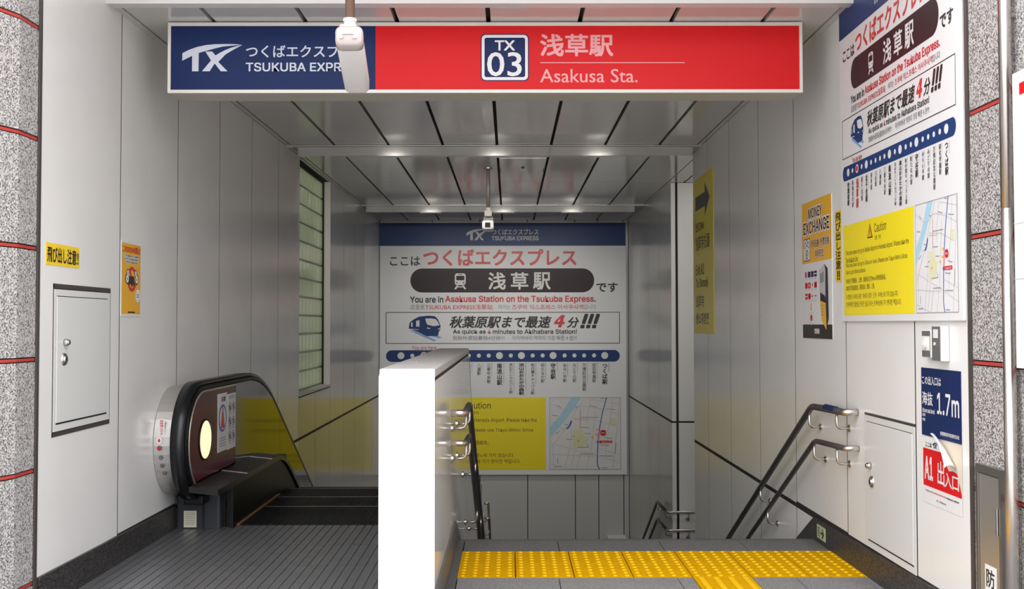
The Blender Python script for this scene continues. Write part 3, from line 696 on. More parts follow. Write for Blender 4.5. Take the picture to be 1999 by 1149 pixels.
# ------------------------------------------------------------------ orange poster, left wall
e = empty('poster', (XL, 5.77, 1.33), 'small orange poster with red prohibition ring on the left wall', 'poster')
mk('sheet', box(XL + .0005, XL + .003, 5.622, 5.922, 1.332, 1.748), 'p_white', e)
c = Canvas((XL + .003, 5.622, 1.748), (0, 1, 0), .30, .416, (0, 0, 1, 1), .0005)
c.rect(('orange_field', 'p_orange'), .03, .03, .97, .97, 1)
c.text(('lettering', 'p_textred'), 'このDRONE禁止!', .05, .06, .95, .15, .05, 2)
for k, t in enumerate(('IT IS FORBIDDEN TO FLY DRONES', 'IN THE STATION AND AROUND IT', 'WITHOUT PERMISSION')):
    a = .12 + (.08 if k == 2 else 0); c.rect(('caption_strip', 'p_white'), a, .175 + .042 * k, 1 - a, .21 + .042 * k, 1.5); c.text(('caption', 'p_black'), t, a + .02, .18 + .042 * k, .98 - a, .205 + .042 * k, .01, 2)
c.ring(('prohibition_ring', 'p_textred'), .53, .50, .235, .165, 2, 32)
c.line(('prohibition_ring', 'p_textred'), [(.42, .385), (.63, .615)], .06, 2.4)
for x, y, r in ((.32, .42, .075), (.72, .42, .075), (.29, .50, .10), (.77, .50, .10)):
    c.circ(('drone_picture', 'p_black'), x, y, r, 3, 20); c.circ(('drone_rotors', 'p_white'), x, y, r * .74, 4, 20); c.circ(('drone_picture', 'p_black'), x, y, r * .2, 5, 10)
c.poly(('drone_picture', 'p_black'), [(.40, .46), (.62, .46), (.68, .60), (.57, .56), (.51, .61), (.45, .56), (.34, .60)], 3.5)
c.circ(('speech_bubble', 'p_white'), .84, .72, .125, 2, 20); c.rect(('caption', 'p_black'), .77, .70, .90, .708, 3); c.rect(('caption', 'p_black'), .77, .73, .90, .738, 3)
c.rect(('caption', 'p_black'), .34, .935, .70, .955, 2)
c.done(e)

# ------------------------------------------------------------------ access doors set in the walls
def access_door(side, y0, y1, z0, z1, label, hinge_gap, open_low, knob, lock, frame_black):
    s = 1 if side == 'L' else -1; X = XL if side == 'L' else XR
    e = empty('access_door', (X, (y0 + y1) / 2, z0), label, 'access door')
    mk('recess', box(X - s * .02, X - s * .012, y0, y1, z0, z1), 'door_joint', e)
    if frame_black:
        mk('dark_border', join(box(X - s * .012, X + s * .002, y0, y1, z1 - .022, z1), box(X - s * .012, X + s * .002, y0, y1, z0, z0 + .02),
                               box(X - s * .012, X + s * .002, y0, y0 + .006, z0, z1), box(X - s * .012, X + s * .002, y1 - .006, y1, z0, z1)), 'bronze_trim', e)
        f0, f1, g0, g1 = y0 + .010, y1 - .010, z0 + .024, z1 - .026
    else:
        mk('dark_border', box(X - s * .012, X + s * .002, y0, y1, z1 - .008, z1), 'bronze_trim', e)
        f0, f1, g0, g1 = y0 + .004, y1 - .006, z0 + .001, z1 - .012
    b = .030
    mk('frame', join(box(X - s * .012, X + s * .004, f0, f1, g1 - b, g1), box(X - s * .012, X + s * .004, f0, f1, g0, g0 + b),
                     box(X - s * .012, X + s * .004, f0, f0 + b * .8, g0 + b, g1 - b), box(X - s * .012, X + s * .004, f1 - b * .8, f1, g0 + b, g1 - b)), 'door_white', e)
    d = mk('door_leaf', cbox(X - s * .01, X + s * .005, f0 + b * .8 + .003, f1 - b * .8 - .003, g0 + b + .009, g1 - b - .004, .002), 'door_white', e)
    mk('knob', join(disc((X + s * .004, knob[0], knob[1]), (s, 0, 0), .018, .022, 20, .014), disc((X + s * .026, knob[0], knob[1]), (s, 0, 0), .014, .004, 20, .010)), 'chrome', d, True)
    mk('lock_ring', join(disc((X + s * .005, lock[0], lock[1]), (s, 0, 0), .031, .006, 24, .027), disc((X + s * .011, lock[0], lock[1]), (s, 0, 0), .020, .006, 24, .016)), 'chrome', d)
    mk('keyhole', box(X + s * .017, X + s * .0185, lock[0] - .002, lock[0] + .002, lock[1] - .008, lock[1] + .008), 'backing_dark', d)
    return e
access_door('L', 4.792, 5.478, .764, 1.478, 'white metal access door with knob and lock on the left wall', 0, 0, (4.912, 1.202), (4.908, 1.122), True)
access_door('R', 4.662, 5.327, .152, .831, 'white metal access door low on the right wall beside the handrails', 0, 0, (5.235, .568), (5.218, .489), False)

# ------------------------------------------------------------------ two small units above the blue sign
e = empty('door_chime', (XR, 4.44, 1.14), 'small grey wall unit with a round white knob above blue sign', 'wall unit')
mk('case', cbox(XR - .034, XR - .001, 4.397, 4.493, 1.139, 1.259, .004), 'light_plastic', e)
mk('face_plate', cbox(XR - .0365, XR - .0335, 4.403, 4.488, 1.143, 1.255, .001), 'grey_plastic', e)
mk('mid_plate', cbox(XR - .038, XR - .0360, 4.405, 4.486, 1.170, 1.232, .001), 'light_plastic', e)
mk('round_knob', join(disc((XR - .037, 4.446, 1.200), (-1, 0, 0), .022, .010, 24), disc((XR - .047, 4.446, 1.200), (-1, 0, 0), .010, .004, 16)), 'light_plastic', e)
e = empty('card_reader', (XR, 4.33, 1.13), 'taller dark grey wall unit with white label beside the guide board edge', 'wall unit')
mk('case', cbox(XR - .034, XR - .001, 4.288, 4.384, 1.128, 1.276, .004), 'light_plastic', e)
mk('face_plate', cbox(XR - .0365, XR - .0335, 4.300, 4.382, 1.130, 1.274, .001), 'grey_plastic', e)
mk('label_square', box(XR - .0375, XR - .036, 4.318, 4.366, 1.225, 1.262), 'p_white', e)
mk('push_button', disc((XR - .0365, 4.350, 1.200), (-1, 0, 0), .007, .004, 14), 'light_plastic', e)

# ------------------------------------------------------------------ sea level sign and torn exit poster
e = empty('sea_level_sign', (XR, 4.38, .8), 'navy sign giving sea level 海抜 1.7m on the right wall', 'sign')
mk('plate', cbox(XR - .004, XR - .0005, 4.183, 4.582, .796, 1.092, .0008), 'p_navy', e)
c = Canvas((XR - .004, 4.582, 1.092), (0, -1, 0), .399, .296, (0, 0, 1, 1), .0005); K = ('lettering', 'p_white')
for t, b in (('この出入口は', (.03, .12, .53, .245)), ('海抜', (.03, .355, .31, .545)), ('1.7m', (.43, .345, .965, .64)), ('Above sea level', (.03, .595, .36, .66)), ('海拔', (.03, .675, .11, .72)), ('해발', (.03, .745, .11, .79)), ('首都圏新都市鉄道株式会社', (.50, .885, .965, .94))):
    c.text(K, t, *b, .02)
c.done(e)
e = empty('exit_poster', (XR, 4.38, .5), 'torn red and white A1 出入口 poster with a curled corner', 'poster')
c = Canvas((XR - .001, 4.580, .792), (0, -1, 0), .398, .289, (0, 0, 1, 1), .0006)
c.poly(('sheet', 'p_white'), [(0, 0), (.36, 0), (.52, .22), (.68, .42), (.78, .40), (.88, .42), (.95, .60), (1, .70), (1, 1), (0, 1)], 1)
c.poly(('paste_patch', 'p_tan'), [(.36, 0), (1, 0), (1, .70), (.93, .55), (.88, .40), (.78, .38), (.68, .42), (.52, .22)], 1)
c.poly(('red_field', 'p_red'), [(.015, .18), (.49, .18), (.52, .22), (.68, .42), (.78, .40), (.88, .42), (.95, .60), (.985, .70), (.985, .745), (.015, .745)], 2)
K = ('lettering', 'p_white')
c.text(K, 'A1', .06, .31, .27, .63, .04, 3)
for ch, a, b, y0 in (('出', .40, .57, .32), ('入', .58, .75, .45), ('口', .77, .92, .47)): c.text(K, ch, a, y0, b, .66, .02, 3)
KB = ('lettering', 'p_black')
c.text(KB, 'ここは', .09, .085, .25, .15, .03, 3); txlogo(c, ('logo', 'p_navy'), .28, .06, .42, .15, 3)
c.text(KB, 'Here is a', .08, .80, .24, .825, .01, 3); c.text(('lettering', 'p_textred'), 'Tsukuba Express line', .25, .80, .60, .83, .01, 3); c.text(KB, 'Asakusa station', .61, .80, .92, .83, .01, 3)
c.text(KB, 'A1 : Entrance', .36, .90, .60, .925, .01, 3)
c.done(e)
# the peeled corner curls away from the wall
V, F = [], []
A, Bp = Vector((XR - .003, 4.580 - .36 * .398, .792)), Vector((XR - .003, 4.580 - .86 * .398, .792 - .40 * .289))
dr = (Bp - A); nrm = Vector((0, dr.z, -dr.y)).normalized()
if nrm.y > 0: nrm = -nrm
n1, n2 = 10, 10
for i in range(n1 + 1):
    s = i / n1; wdt = .030 + .095 * math.sin(PI * min(1, s * .8 + .12))
    for j in range(n2 + 1):
        t = j / n2; a = t * PI * 1.1; rr = .014 + .012 * s
        off = -nrm * 0 + Vector((-rr * (1 - math.cos(a)), 0, 0)) + nrm * (rr * math.sin(a)) * 1.0 + nrm * (t * wdt * .45)
        V.append(tuple(A + dr * s + off))
for i in range(n1):
    for j in range(n2):
        a = i * (n2 + 1) + j; F.append((a, a + 1, a + n2 + 2, a + n2 + 1))
mk('curled_corner', (V, F), 'p_white', e, True)

# ------------------------------------------------------------------ glow exit plate on the base board
e = empty('floor_exit_plate', (XR, 6.04, .03), 'small pale green arrow plate on the black baseboard by the stairs', 'sign')
mk('plate', cbox(XR - .018, XR - .0135, 5.966, 6.120, .028, .106, .001), 'p_glow', e)
c = Canvas((XR - .018, 6.120, .106), (0, -1, 0), .154, .078, (0, 0, 1, 1), .0005); K = ('arrow', 'p_black')
c.rect(K, .48, .42, .75, .58, 1); c.line(K, [(.66, .16), (.86, .50), (.66, .84)], .10, 1.5); c.rtext(('lettering', 'p_black'), 'EXIT', .12, .14, .36, .86, .02); c.done(e)

# ------------------------------------------------------------------ steel box, pipe and outer sign at the right edge
e = empty('steel_box', (XR, 3.92, 0), 'recessed stainless steel box with 防 label in the granite by street pipe', 'utility box')
mk('box_frame', join(box(XR - .022, XR + .01, 3.812, 4.022, .715, .745), box(XR - .022, XR + .01, 3.812, 4.022, -.01, .02), box(XR - .022, XR + .01, 3.812, 3.832, .02, .715), box(XR - .022, XR + .01, 4.002, 4.022, .02, .715)), 'steel_dark', e)
d = mk('box_door', cbox(XR - .018, XR + .01, 3.835, 3.999, .024, .711, .003), 'stainless_brushed', e)
mk('hinge', cbox(XR - .028, XR - .016, 3.836, 3.846, .50, .60, .002), 'chrome', d)
mk('label_plate', box(XR - .0195, XR - .018, 3.865, 3.955, .275, .372), 'p_white', e, label='white plate lettered 防')
c = Canvas((XR - .0195, 3.955, .372), (0, -1, 0), .09, .097, (0, 0, 1, 1), .0005); c.text(('lettering', 'p_black'), '防', .14, .14, .86, .84, .02); c.done(e)
e = empty('pipe', (1.795, 3.70, 0), 'vertical stainless pipe running up the granite at the right', 'pipe')
mk('pipe_body', tube([(1.795, 3.70, -.01), (1.795, 3.70, 1.70)], .0225, 20), 'stainless', e, True)
mk('pipe_body', tube([(1.795, 3.70, 1.70), (1.795, 3.70, 3.5)], .0225, 20), 'stainless', e, True)
mk('side_channel', box(1.812, XR + .01, 3.735, 3.752, -.01, 3.5), 'steel_dark', e)
for z in (.3, 2.4): mk('clamp', tube([(XR, 3.70, z), (1.795, 3.70, z)], .012, 10), 'steel_dark', e)
e = empty('street_sign', (1.79, 3.3, .95), 'white upright sign cut off by the right edge of the view', 'sign')
mk('sign_panel', cbox(1.775, 1.80, 2.9, 3.612, 1.13, 2.165, .003), 'p_white', e)
mk('red_mark', box(1.773, 1.776, 3.40, 3.558, 2.08, 2.12), 'p_red', e)
mk('seam', join(box(1.7735, 1.776, 2.9, 3.612, 1.634, 1.637), box(1.7735, 1.776, 2.9, 3.612, 1.44, 1.443)), 'p_lgrey', e)
for z in (1.3, 2.0): mk('standoff', tube([(1.80, 3.45, z), (XR, 3.45, z)], .012, 10), 'steel_dark', e)

# ------------------------------------------------------------------ divider between escalator and stairs
dv = empty('divider_wall', (-.44, 6.5, 0), 'white topped partition wall between the escalator and the stairs', 'partition')
DX0, DX1, DY = -.558, -.320, 4.415
prof = [(DY + .012, -.02), (8.15, -.02), (8.15, -1.9), (16.78, -4.3), (16.78, -2.95), (13.4, -1.16), (11.6, -1.10), (10.6, -.76), (9.63, -.04), (8.66, .69), (8.15, 1.05), (DY + .012, 1.05)]
# front board with rounded top left shoulder
pf = [(DX0, -.02), (DX1, -.02), (DX1, 1.086)] + [(DX0 + .018 - .018 * math.sin(a), 1.086 - .030 + .030 * math.cos(a)) for a in [PI / 2 * k / 6 for k in range(7)]]
mk('front_board', prism(pf, 'y', DY, DY + .02), 'divider_white', dv)
mk('core', prism(prof, 'x', DX0 + .006, DX1 - .010), 'backing_dark', dv)
for a, b in ((DY + .022, 5.60), (5.60, 6.40), (6.40, 7.30), (7.30, 8.15)):
    mk('side_panel', cbox(DX1 - .012, DX1, a + .001, b - .001, .15 if b < 6.5 else -1.0, 1.040, .0015), 'divider_side', dv)
    mk('side_panel', cbox(DX0, DX0 + .012, a + .001, b - .001, -.02, 1.040, .0015), 'divider_side', dv)
low = [(8.152, -1.8), (16.78, -4.3), (16.78, -2.95), (13.4, -1.16), (11.6, -1.10), (10.6, -.76), (9.63, -.04), (8.66, .69), (8.30, .96), (8.152, 1.04)]
mk('side_panel', prism(low, 'x', DX1 - .012, DX1), 'divider_side', dv); mk('side_panel', prism(low, 'x', DX0, DX0 + .012), 'divider_side', dv)
cp = [(8.19, 1.03), (8.66, .69), (9.63, -.04), (10.6, -.76), (11.6, -1.10), (13.4, -1.16), (16.78, -2.95)]
mk('slope_cap', prism(cp + [(y + .004, z + .014) for y, z in reversed(cp)], 'x', DX0 - .001, DX1 + .001), 'cap_steel', dv)
mk('side_panel', prism([(5.95, .148), (6.398, .148), (6.398, -1.0), (6.2, -1.0), (6.2, -.2), (5.95, -.02)], 'x', DX1 - .012, DX1), 'divider_side', dv)
mk('shadow_gap', box(DX0 + .004, DX1 - .005, DY + .022, 8.15, 1.040, 1.056), 'backing_dark', dv)
for a, b in ((DY + .022, 4.93), (4.93, 8.19)):
    mk('top_cap', cbox(DX0 - .001, DX1 + .001, a, b - .001, 1.056, 1.095, .006), 'cap_steel', dv)
mk('stone_base', prism([(DY + .03, 0), (6.165, 0), (6.17, -.25), (6.60, -.30), (6.60, -.083), (6.0, .150), (DY + .03, .158)], 'x', DX1 - .001, DX1 + .012), 'granite_apron', dv)
mk('top_studs', join(disc((-.47, 5.2, 1.094), (0, 0, 1), .006, .004, 10), disc((-.335, 4.95, 1.094), (0, 0, 1), .004, .004, 10)), 'chrome', dv)

# ------------------------------------------------------------------ handrails
def handrail(path, wallx, sgn, brackets, label, r=.019, vinyl=None, loc=None, sticker=False, bend=.05, wall_y=None, sm='rail_vinyl'):
    """tube rail with bent ends and goose-neck brackets fixed to the wall at x=wallx"""
    P = rounded(path, bend); e = empty('handrail', path[1], label, 'handrail')
    n0 = 1 + 5 + 1                                                  # vertices up to the end of the first bend
    mk('return_end', tube(P[:n0], r, 16), 'stainless', e, True, label='bright bare steel end'); mk('rail', tube(P[n0 - 1:], r, 16), sm, e, True)
    for b in brackets:
        b = Vector(b)
        q = Vector((wallx, b.y - .0, b.z - .095)) if wall_y is None else Vector((b.x, wall_y, b.z - .095))
        pts = rounded([b + Vector((0, 0, -r * .6)), Vector((b.x, b.y, b.z - .095)), q], .055, 6)
        mk('bracket', tube(pts, .0085, 10), 'stainless', e, True)
        ax = (q - Vector((b.x, b.y, q.z))).normalized()
        mk('wall_flange', disc(q - ax * .007, ax, .020, .007, 18), 'stainless', e)
    if sticker:
        a = Vector(path[1]); mk('blue_label', tube([(a.x, a.y + .14, a.z), (a.x, a.y + .32, a.z)], r + .0012, 16), 'p_navy', e, label='blue wrapped label')
    return e
sl = .533
def down(p, y):    # continue down the flight
    return (p[0], y, p[2] - sl * (y - p[1]))
# right wall, upper and lower
xr_ = 1.762
a = (xr_, 6.02, .805)
handrail([(XR, 5.43, .820), (xr_, 5.43, .820), a, down(a, 9.3)], XR, 1, [(xr_, 5.56, .818), (xr_, 6.07, .775), down(a, 7.27), down(a, 8.35), down(a, 9.1)],
         'upper handrail descending the stairs on the right wall, with blue label', sticker=True)
a = (xr_, 5.96, .612)
handrail([(XR, 5.42, .632), (xr_, 5.42, .632), a, down(a, 9.3)], XR, 1, [(xr_, 5.56, .628), (xr_, 5.98, .598), down(a, 7.07), down(a, 8.2), down(a, 9.1)],
         'lower handrail descending the stairs on the right wall', r=.0155)
# divider side
xd = -.243
a = (xd, 6.26, .800)
handrail([(DX1, 5.65, .800), (xd, 5.65, .800), a, (xd + .02, 9.0, .80 - sl * 2.74)], DX1, -1, [(xd, 5.78, .80), (xd, 6.30, .775), (xd + .008, 7.1, .80 - sl * .84), (xd + .015, 8.2, .80 - sl * 1.94)],
         'upper handrail on the partition side above the tactile paving')
a = (xd, 6.26, .612)
handrail([(DX1, 5.65, .636), (xd, 5.65, .636), a, (xd + .012, 9.0, .612 - sl * 2.74)], DX1, -1, [(xd, 5.80, .63), (xd, 6.32, .58), (xd + .008, 7.5, .612 - sl * 1.24)],
         'lower handrail on the partition side above the tactile paving', r=.0155)
# far flight, right
for z, lb in ((-.955, 'upper'), (-1.170, 'lower')):
    a = (1.88, 12.33, z); b = (1.88, 13.18, z - .02)
    e = handrail([(3.4, 12.33, z), a, b, down(b, 16.4)], XF, 1, [(1.88, 12.5, z), (1.88, 13.15, z - .02), down(b, 15)], f'far {lb} handrail turning the corner below the bright wall panel', r=.017, bend=.04, sm='rail_vinyl')
    e.children[0].data.materials[0] = M['steel_dark']
    for x in (2.13, 3.1):
        pts = rounded([(x, 12.33, z - .01), (x, 12.33, z - .095), (x, 12.40, z - .095)], .05, 6)
        mk('bracket', tube(pts, .0085, 10), 'steel_dark', e, True); mk('wall_flange', disc((x, 12.392, z - .095), (0, 1, 0), .022, .007, 18), 'steel_dark', e)
# far flight, divider side
for z, lb, dx in ((-.98, 'upper', 0), (-1.17, 'lower', .012)):
    b = (-.272 + dx, 13.2, z)
    handrail([(DX1, 13.12, z), (-.272 + dx, 13.12, z), (-.272 + dx, 13.2, z), (-.285 + dx, 16.4, z - sl * 3.2)], DX1, -1, [(-.272, 13.6, z - sl * .4), (-.275, 14.3, z - sl * 1.1), (-.28, 15, z - sl * 1.8)],
             f'far {lb} handrail seen end on beyond the partition', sm='cream' if lb == 'upper' else 'rail_vinyl', r=.016, bend=.02)

# small cream guard plate and white housing at the foot of the stairs
e = empty('guard_plate', (-.34, 10.6, -.4), 'small cream wedge shaped guard plate beyond the partition handrails', 'guard plate')
mk('plate', prism([(9.95, -.235), (11.45, -.49), (10.75, -.60), (10.45, -.57)], 'x', -.322, -.300), 'cream', e)
mk('post', box(-.318, -.304, 10.6, 10.66, -1.0, -.56), 'steel_dark', e)
e = empty('ticket_box', (1.72, 16.7, -2.4), 'small white framed box at the foot of the far end wall', 'box')
mk('rim', join(cbox(1.575, 1.868, 16.62, 16.84, -2.20, -2.135, .008), cbox(1.575, 1.60, 16.62, 16.84, -3.0, -2.2, .004), cbox(1.843, 1.868, 16.62, 16.84, -3.0, -2.2, .004)), 'p_white', e)
mk('dark_face', box(1.60, 1.843, 16.66, 16.84, -3.0, -2.2), 'backing_dark', e)
mk('stand', box(1.575, 1.868, 16.62, 16.84, -3.678, -3.0), 'steel_dark', e)

# ------------------------------------------------------------------ escalator
es = empty('escalator', (-1.34, 7.5, 0), 'black and steel escalator going down on the left behind the partition', 'escalator')
CYN, CZN, RN = 6.47, .565, .365                     # newel centre and outer radius
def rail_profile(r):
    """outer line of the moving handrail, from the lower return round the nose, along the top and down the slope"""
    P = [(6.75, CZN - r)] + [(CYN - r * math.sin(a), CZN - r * math.cos(a)) for a in [PI * k / 24 for k in range(25)]]
    zt = CZN + r; y1 = 7.55
    P.append((7.2, zt)); P.append((y1, zt))
    R_ = 1.8 - (RN - r); n = 8
    for k in range(1, n + 1):
        a = math.radians(30) * k / n; P.append((y1 + R_ * math.sin(a), zt - R_ * (1 - math.cos(a))))
    y, z = P[-1]; P.append((y + 6.0, z - 6.0 * math.tan(math.radians(30)))); return P
def strip(prof_o, prof_i, x0, x1):
    """closed band between two side profiles, from x0 to x1"""
    n = len(prof_o); V = [(x, *p) for x in (x0, x1) for pr in (prof_o, prof_i) for p in pr]
    A, B, C_, D = 0, n, 2 * n, 3 * n; F = []
    for i in range(n - 1):
        F += [(A + i, A + i + 1, C_ + i + 1, C_ + i), (B + i, D + i, D + i + 1, B + i + 1), (A + i, B + i, B + i + 1, A + i + 1), (C_ + i, C_ + i + 1, D + i + 1, D + i)]
    F += [(A, C_, D, B), (A + n - 1, B + n - 1, D + n - 1, C_ + n - 1)]
    return V, F
def balustrade(xp, xb0, xb1, xs, xw, s, detail):
    """xp panel plane, xb0..xb1 belt, xs skirt plane, xw wall side; s=+1 when the steps lie towards +x"""
    o, i1, i2 = rail_profile(RN), rail_profile(RN - .028), rail_profile(RN - .055)
    mk('handrail_belt', strip(o, i1, xb0, xb1), 'black_rubber', es, True)
    mk('belt_guide', strip(i1, i2, xb0 + .012, xp + s * .0), 'black_metal', es, True)
    body = rail_profile(RN - .055)
    # newel panel and following panels, each its own sheet with a fine joint
    top = [p for p in body if p[1] >= .30]
    nose = [p for p in body if p[1] >= .31 and p[0] <= 7.2]
    nose = nose + [(7.20, .33)] if nose else nose
    mk('newel_panel', prism([(6.30, .33)] + nose, 'x', xp - s * .012, xp), 'maroon_panel', es, label='dark maroon glossy side panel')
    def topz(y):
        for (a, b), (c_, d) in zip(body[25:], body[26:]):
            if a <= y <= c_: return b + (d - b) * (y - a) / max(1e-6, c_ - a)
        return body[-1][1]
    def deckz(y):
        y1 = 7.75
        if y <= y1: return .322
        R_ = .9; am = math.radians(30)
        if y <= y1 + R_ * math.sin(am): return .322 - (R_ - math.sqrt(R_ * R_ - (y - y1) ** 2))
        return .322 - R_ * (1 - math.cos(am)) - (y - y1 - R_ * math.sin(am)) * math.tan(am)
    ys = [7.205, 8.6, 10.0, 11.4, 12.8]
    for a, b in zip(ys, ys[1:]):
        N_ = 10; T = [(a + .002 + (b - a - .004) * k / N_,) for k in range(N_ + 1)]
        pts = [(t[0], topz(t[0])) for t in T] + [(t[0], deckz(t[0])) for t in reversed(T)]
        mk('side_panel', prism(pts, 'x', xp - s * .012, xp), 'smoked_panel', es)
    mk('panel_edge', strip(rail_profile(RN - .055)[:27], rail_profile(RN - .068)[:27], xp - s * .012, xp + s * .004), 'stainless_brushed', es, True)
    # deck
    dy = [6.17 + .1 * k for k in range(66)]
    V = [(x, y, deckz(y) + dz - (.02 if x == xs else 0)) for y in dy for x, dz in ((xp, .0), (xs, .0), (xs, -.035), (xp, -.035))]
    F = [(0, 1, 2, 3)]
    for k in range(len(dy) - 1):
        for j in range(4): F.append((4 * k + j, 4 * k + (j + 1) % 4, 4 * k + 4 + (j + 1) % 4, 4 * k + 4 + j))
    F.append(tuple(4 * (len(dy) - 1) + j for j in (3, 2, 1, 0)))
    mk('deck', (V, F), 'black_deck', es)
    if detail:
        for y in (6.86, 7.58): mk('deck_joint_strip', prism([(xp + .002, .3245), (xs, .3045), (xs, .30), (xp + .002, .32)], 'y', y, y + .022), 'stainless', es)
    # skirt
    sk = [(y, deckz(y) - .04) for y in dy[4:]]; sk = sk + [(y, min(-.05, z - .9)) for y, z in reversed(sk)]
    mk('skirt', prism(sk, 'x', xs - s * .035, xs - s * .015), 'black_metal', es)
    # foot
    mk('foot', cbox(xw, xp + s * .085, 6.55, 6.72, -.02, .215, .012), 'foot_grey', es)
    mk('foot_column', cbox(xp - s * .03, xp + s * .088, 6.53, 6.66, -.02, .290, .02), 'foot_grey', es)
    mk('inner_side', prism([(6.62, -.02), (8.2, -.02), (8.2, .26), (6.62, .29)], 'x', xw + s * .02, xs - s * .03), 'black_metal', es)
BX0, BX1, XP, XS = -2.003, -1.921, -1.908, -1.735
balustrade(XP, BX0, BX1, XS, XL + .016, 1, True)
balustrade(-.668, -.570, -.650, -.715, -.5585, -1, False)
# steel newel cover between belt and wall, with its buttons
nc = [(CYN + .02 - .335 * math.sin(a), CZN - .335 * math.cos(a)) for a in [PI * k / 20 for k in range(21)]] + [(12.0, CZN + .335)][:0]
ncv = nc + [(7.6, .90), (8.7, .62), (8.7, .0), (7.2, .0), (6.75, .23)]
mk('newel_cover', prism(ncv, 'x', XL + .003, BX0 - .004), 'stainless_brushed', es, label='brushed steel curved newel cover')
mk('belt_inlet', cbox(BX0 - .01, BX1 + .03, 6.40, 6.66, .17, .235, .012), 'black_metal', es)
def on_newel(z, out=0.):
    a = math.acos(max(-1, min(1, (CZN - z) / .335))); return CYN + .02 - (.335 + out) * math.sin(a)
for k, (z, xx) in enumerate(((.553, -2.078), (.497, -2.072), (.448, -2.068), (.402, -2.060))):
    y = on_newel(z); ny, nz = (y - CYN - .02), (z - CZN); d_ = Vector((0, ny, nz)).normalized()
    mk('button_ring', join(disc((xx, y + .004, z), d_, .015 - .002 * (k > 0), .010, 18)), 'grey_plastic', es)
    mk('button_cap', disc((xx, y - d_.y * 0 + d_.y * .006, z + d_.z * .006), d_, .009, .006, 14), 'p_red' if k == 0 else 'steel_dark', es, label='red stop button' if k == 0 else 'grey round button')
lab = Canvas((-2.088, on_newel(.66) - .006, .725), (1, 0, 0), .036, .115, (0, 0, 1, 1), .0008)
lab.rect(('stop_label', 'p_white'), 0, 0, 1, 1, 1); lab.vtext(('stop_label_text', 'p_textred'), '非常停止ボタン', .5, .05, .95, .7, .02); lab.done(es)
yk = on_newel(.598) - .006
lab = Canvas((-2.10, yk, .618), (1, 0, 0), .04, .04, (0, 0, 1, 1), .0008)
lab.circ(('arrow_label', 'p_white'), .5, .5, .46, 1); lab.rect(('arrow_label_mark', 'p_red'), .38, .25, .62, .55, 2); lab.poly(('arrow_label_mark', 'p_red'), [(.22, .5), (.5, .8), (.78, .5)], 2.4); lab.done(es)
# round lamp, notices
mk('round_lamp', disc((XP, 6.49, .566), (1, 0, 0), .118, .006, 36), 'lamp_yellow', es, label='glowing pale yellow round lamp')
mk('lamp_rim', join(*[strip([(6.49 + .130 * math.sin(a), .566 + .130 * math.cos(a)) for a in [2 * PI * k / 36 for k in range(37)]], [(6.49 + .118 * math.sin(a), .566 + .118 * math.cos(a)) for a in [2 * PI * k / 36 for k in range(37)]], XP, XP + .005)]), 'black_metal', es)
for y0, y1, z0, z1, k in ((6.765, 6.972, .447, .830, 0), (6.990, 7.198, .440, .815, 1)):
    mk('notice', box(XP + .0005, XP + .003, y0, y1, z0, z1), 'p_white', es, label=('white notice with blue ringed family pictogram', 'white notice with six small prohibition rings')[k])
    q = Canvas((XP + .003, y0, z1), (0, 1, 0), y1 - y0, z1 - z0, (0, 0, 1, 1), .0006)
    if k == 0:
        q.text(('notice_text', 'p_black'), '⚠注意' if 0 else '注意', .35, .06, .82, .14, .03); q.circ(('notice_ring', 'p_blue'), .5, .43, .44, 2, 36); q.circ(('notice_field', 'p_white'), .5, .43, .36, 3, 36)
        q.poly(('notice_figure', 'p_textred'), [(.42, .32), (.58, .32), (.72, .60), (.28, .60)], 4); q.circ(('notice_figure', 'p_textred'), .5, .28, .07, 4, 14)
        for r in range(4): q.rect(('notice_text', 'p_grey'), .15, .76 + .045 * r, .88, .775 + .045 * r, 2)
    else:
        q.rect(('notice_text', 'p_grey'), .12, .04, .88, .055, 2); q.rect(('notice_text', 'p_grey'), .12, .075, .88, .09, 2)
        for r in range(3):
            for s_ in range(2):
                cx_, cy_ = .28 + .44 * s_, .25 + .26 * r
                q.ring(('notice_rings', 'p_grey'), cx_, cy_, .17, .135, 2, 24); q.line(('notice_figures', 'p_black'), [(cx_ - .09, cy_ - .04), (cx_ + .09, cy_ + .04)], .03, 3); q.rect(('notice_figures', 'p_black'), cx_ - .03, cy_ - .05, cx_ + .03, cy_ + .05, 3)
                q.rect(('notice_text', 'p_grey'), cx_ - .14, cy_ + .115, cx_ + .14, cy_ + .125, 2)
    q.done(es)
mk('skirt_light', cbox(XP + .10, XP + .108, 6.62, 6.79, .118, .165, .002), 'frost_white', es, label='small pale rectangular lens')
mk('inner_return', prism([(6.60, -.02), (6.86, -.02), (6.86, .28), (6.60, .28)], 'x', XP + .02, XP + .100), 'black_metal', es)
mk('rating_plate', box(-2.055, -1.975, 6.5465, 6.5495, .008, .112), 'cream', es, label='pale rating plate')
q = Canvas((-2.055, 6.5465, .112), (1, 0, 0), .08, .104, (0, 0, 1, 1), .0005)
for r in range(7): q.rect(('rating_text', 'p_grey'), .12, .12 + .11 * r, .88, .15 + .11 * r)
q.done(es)
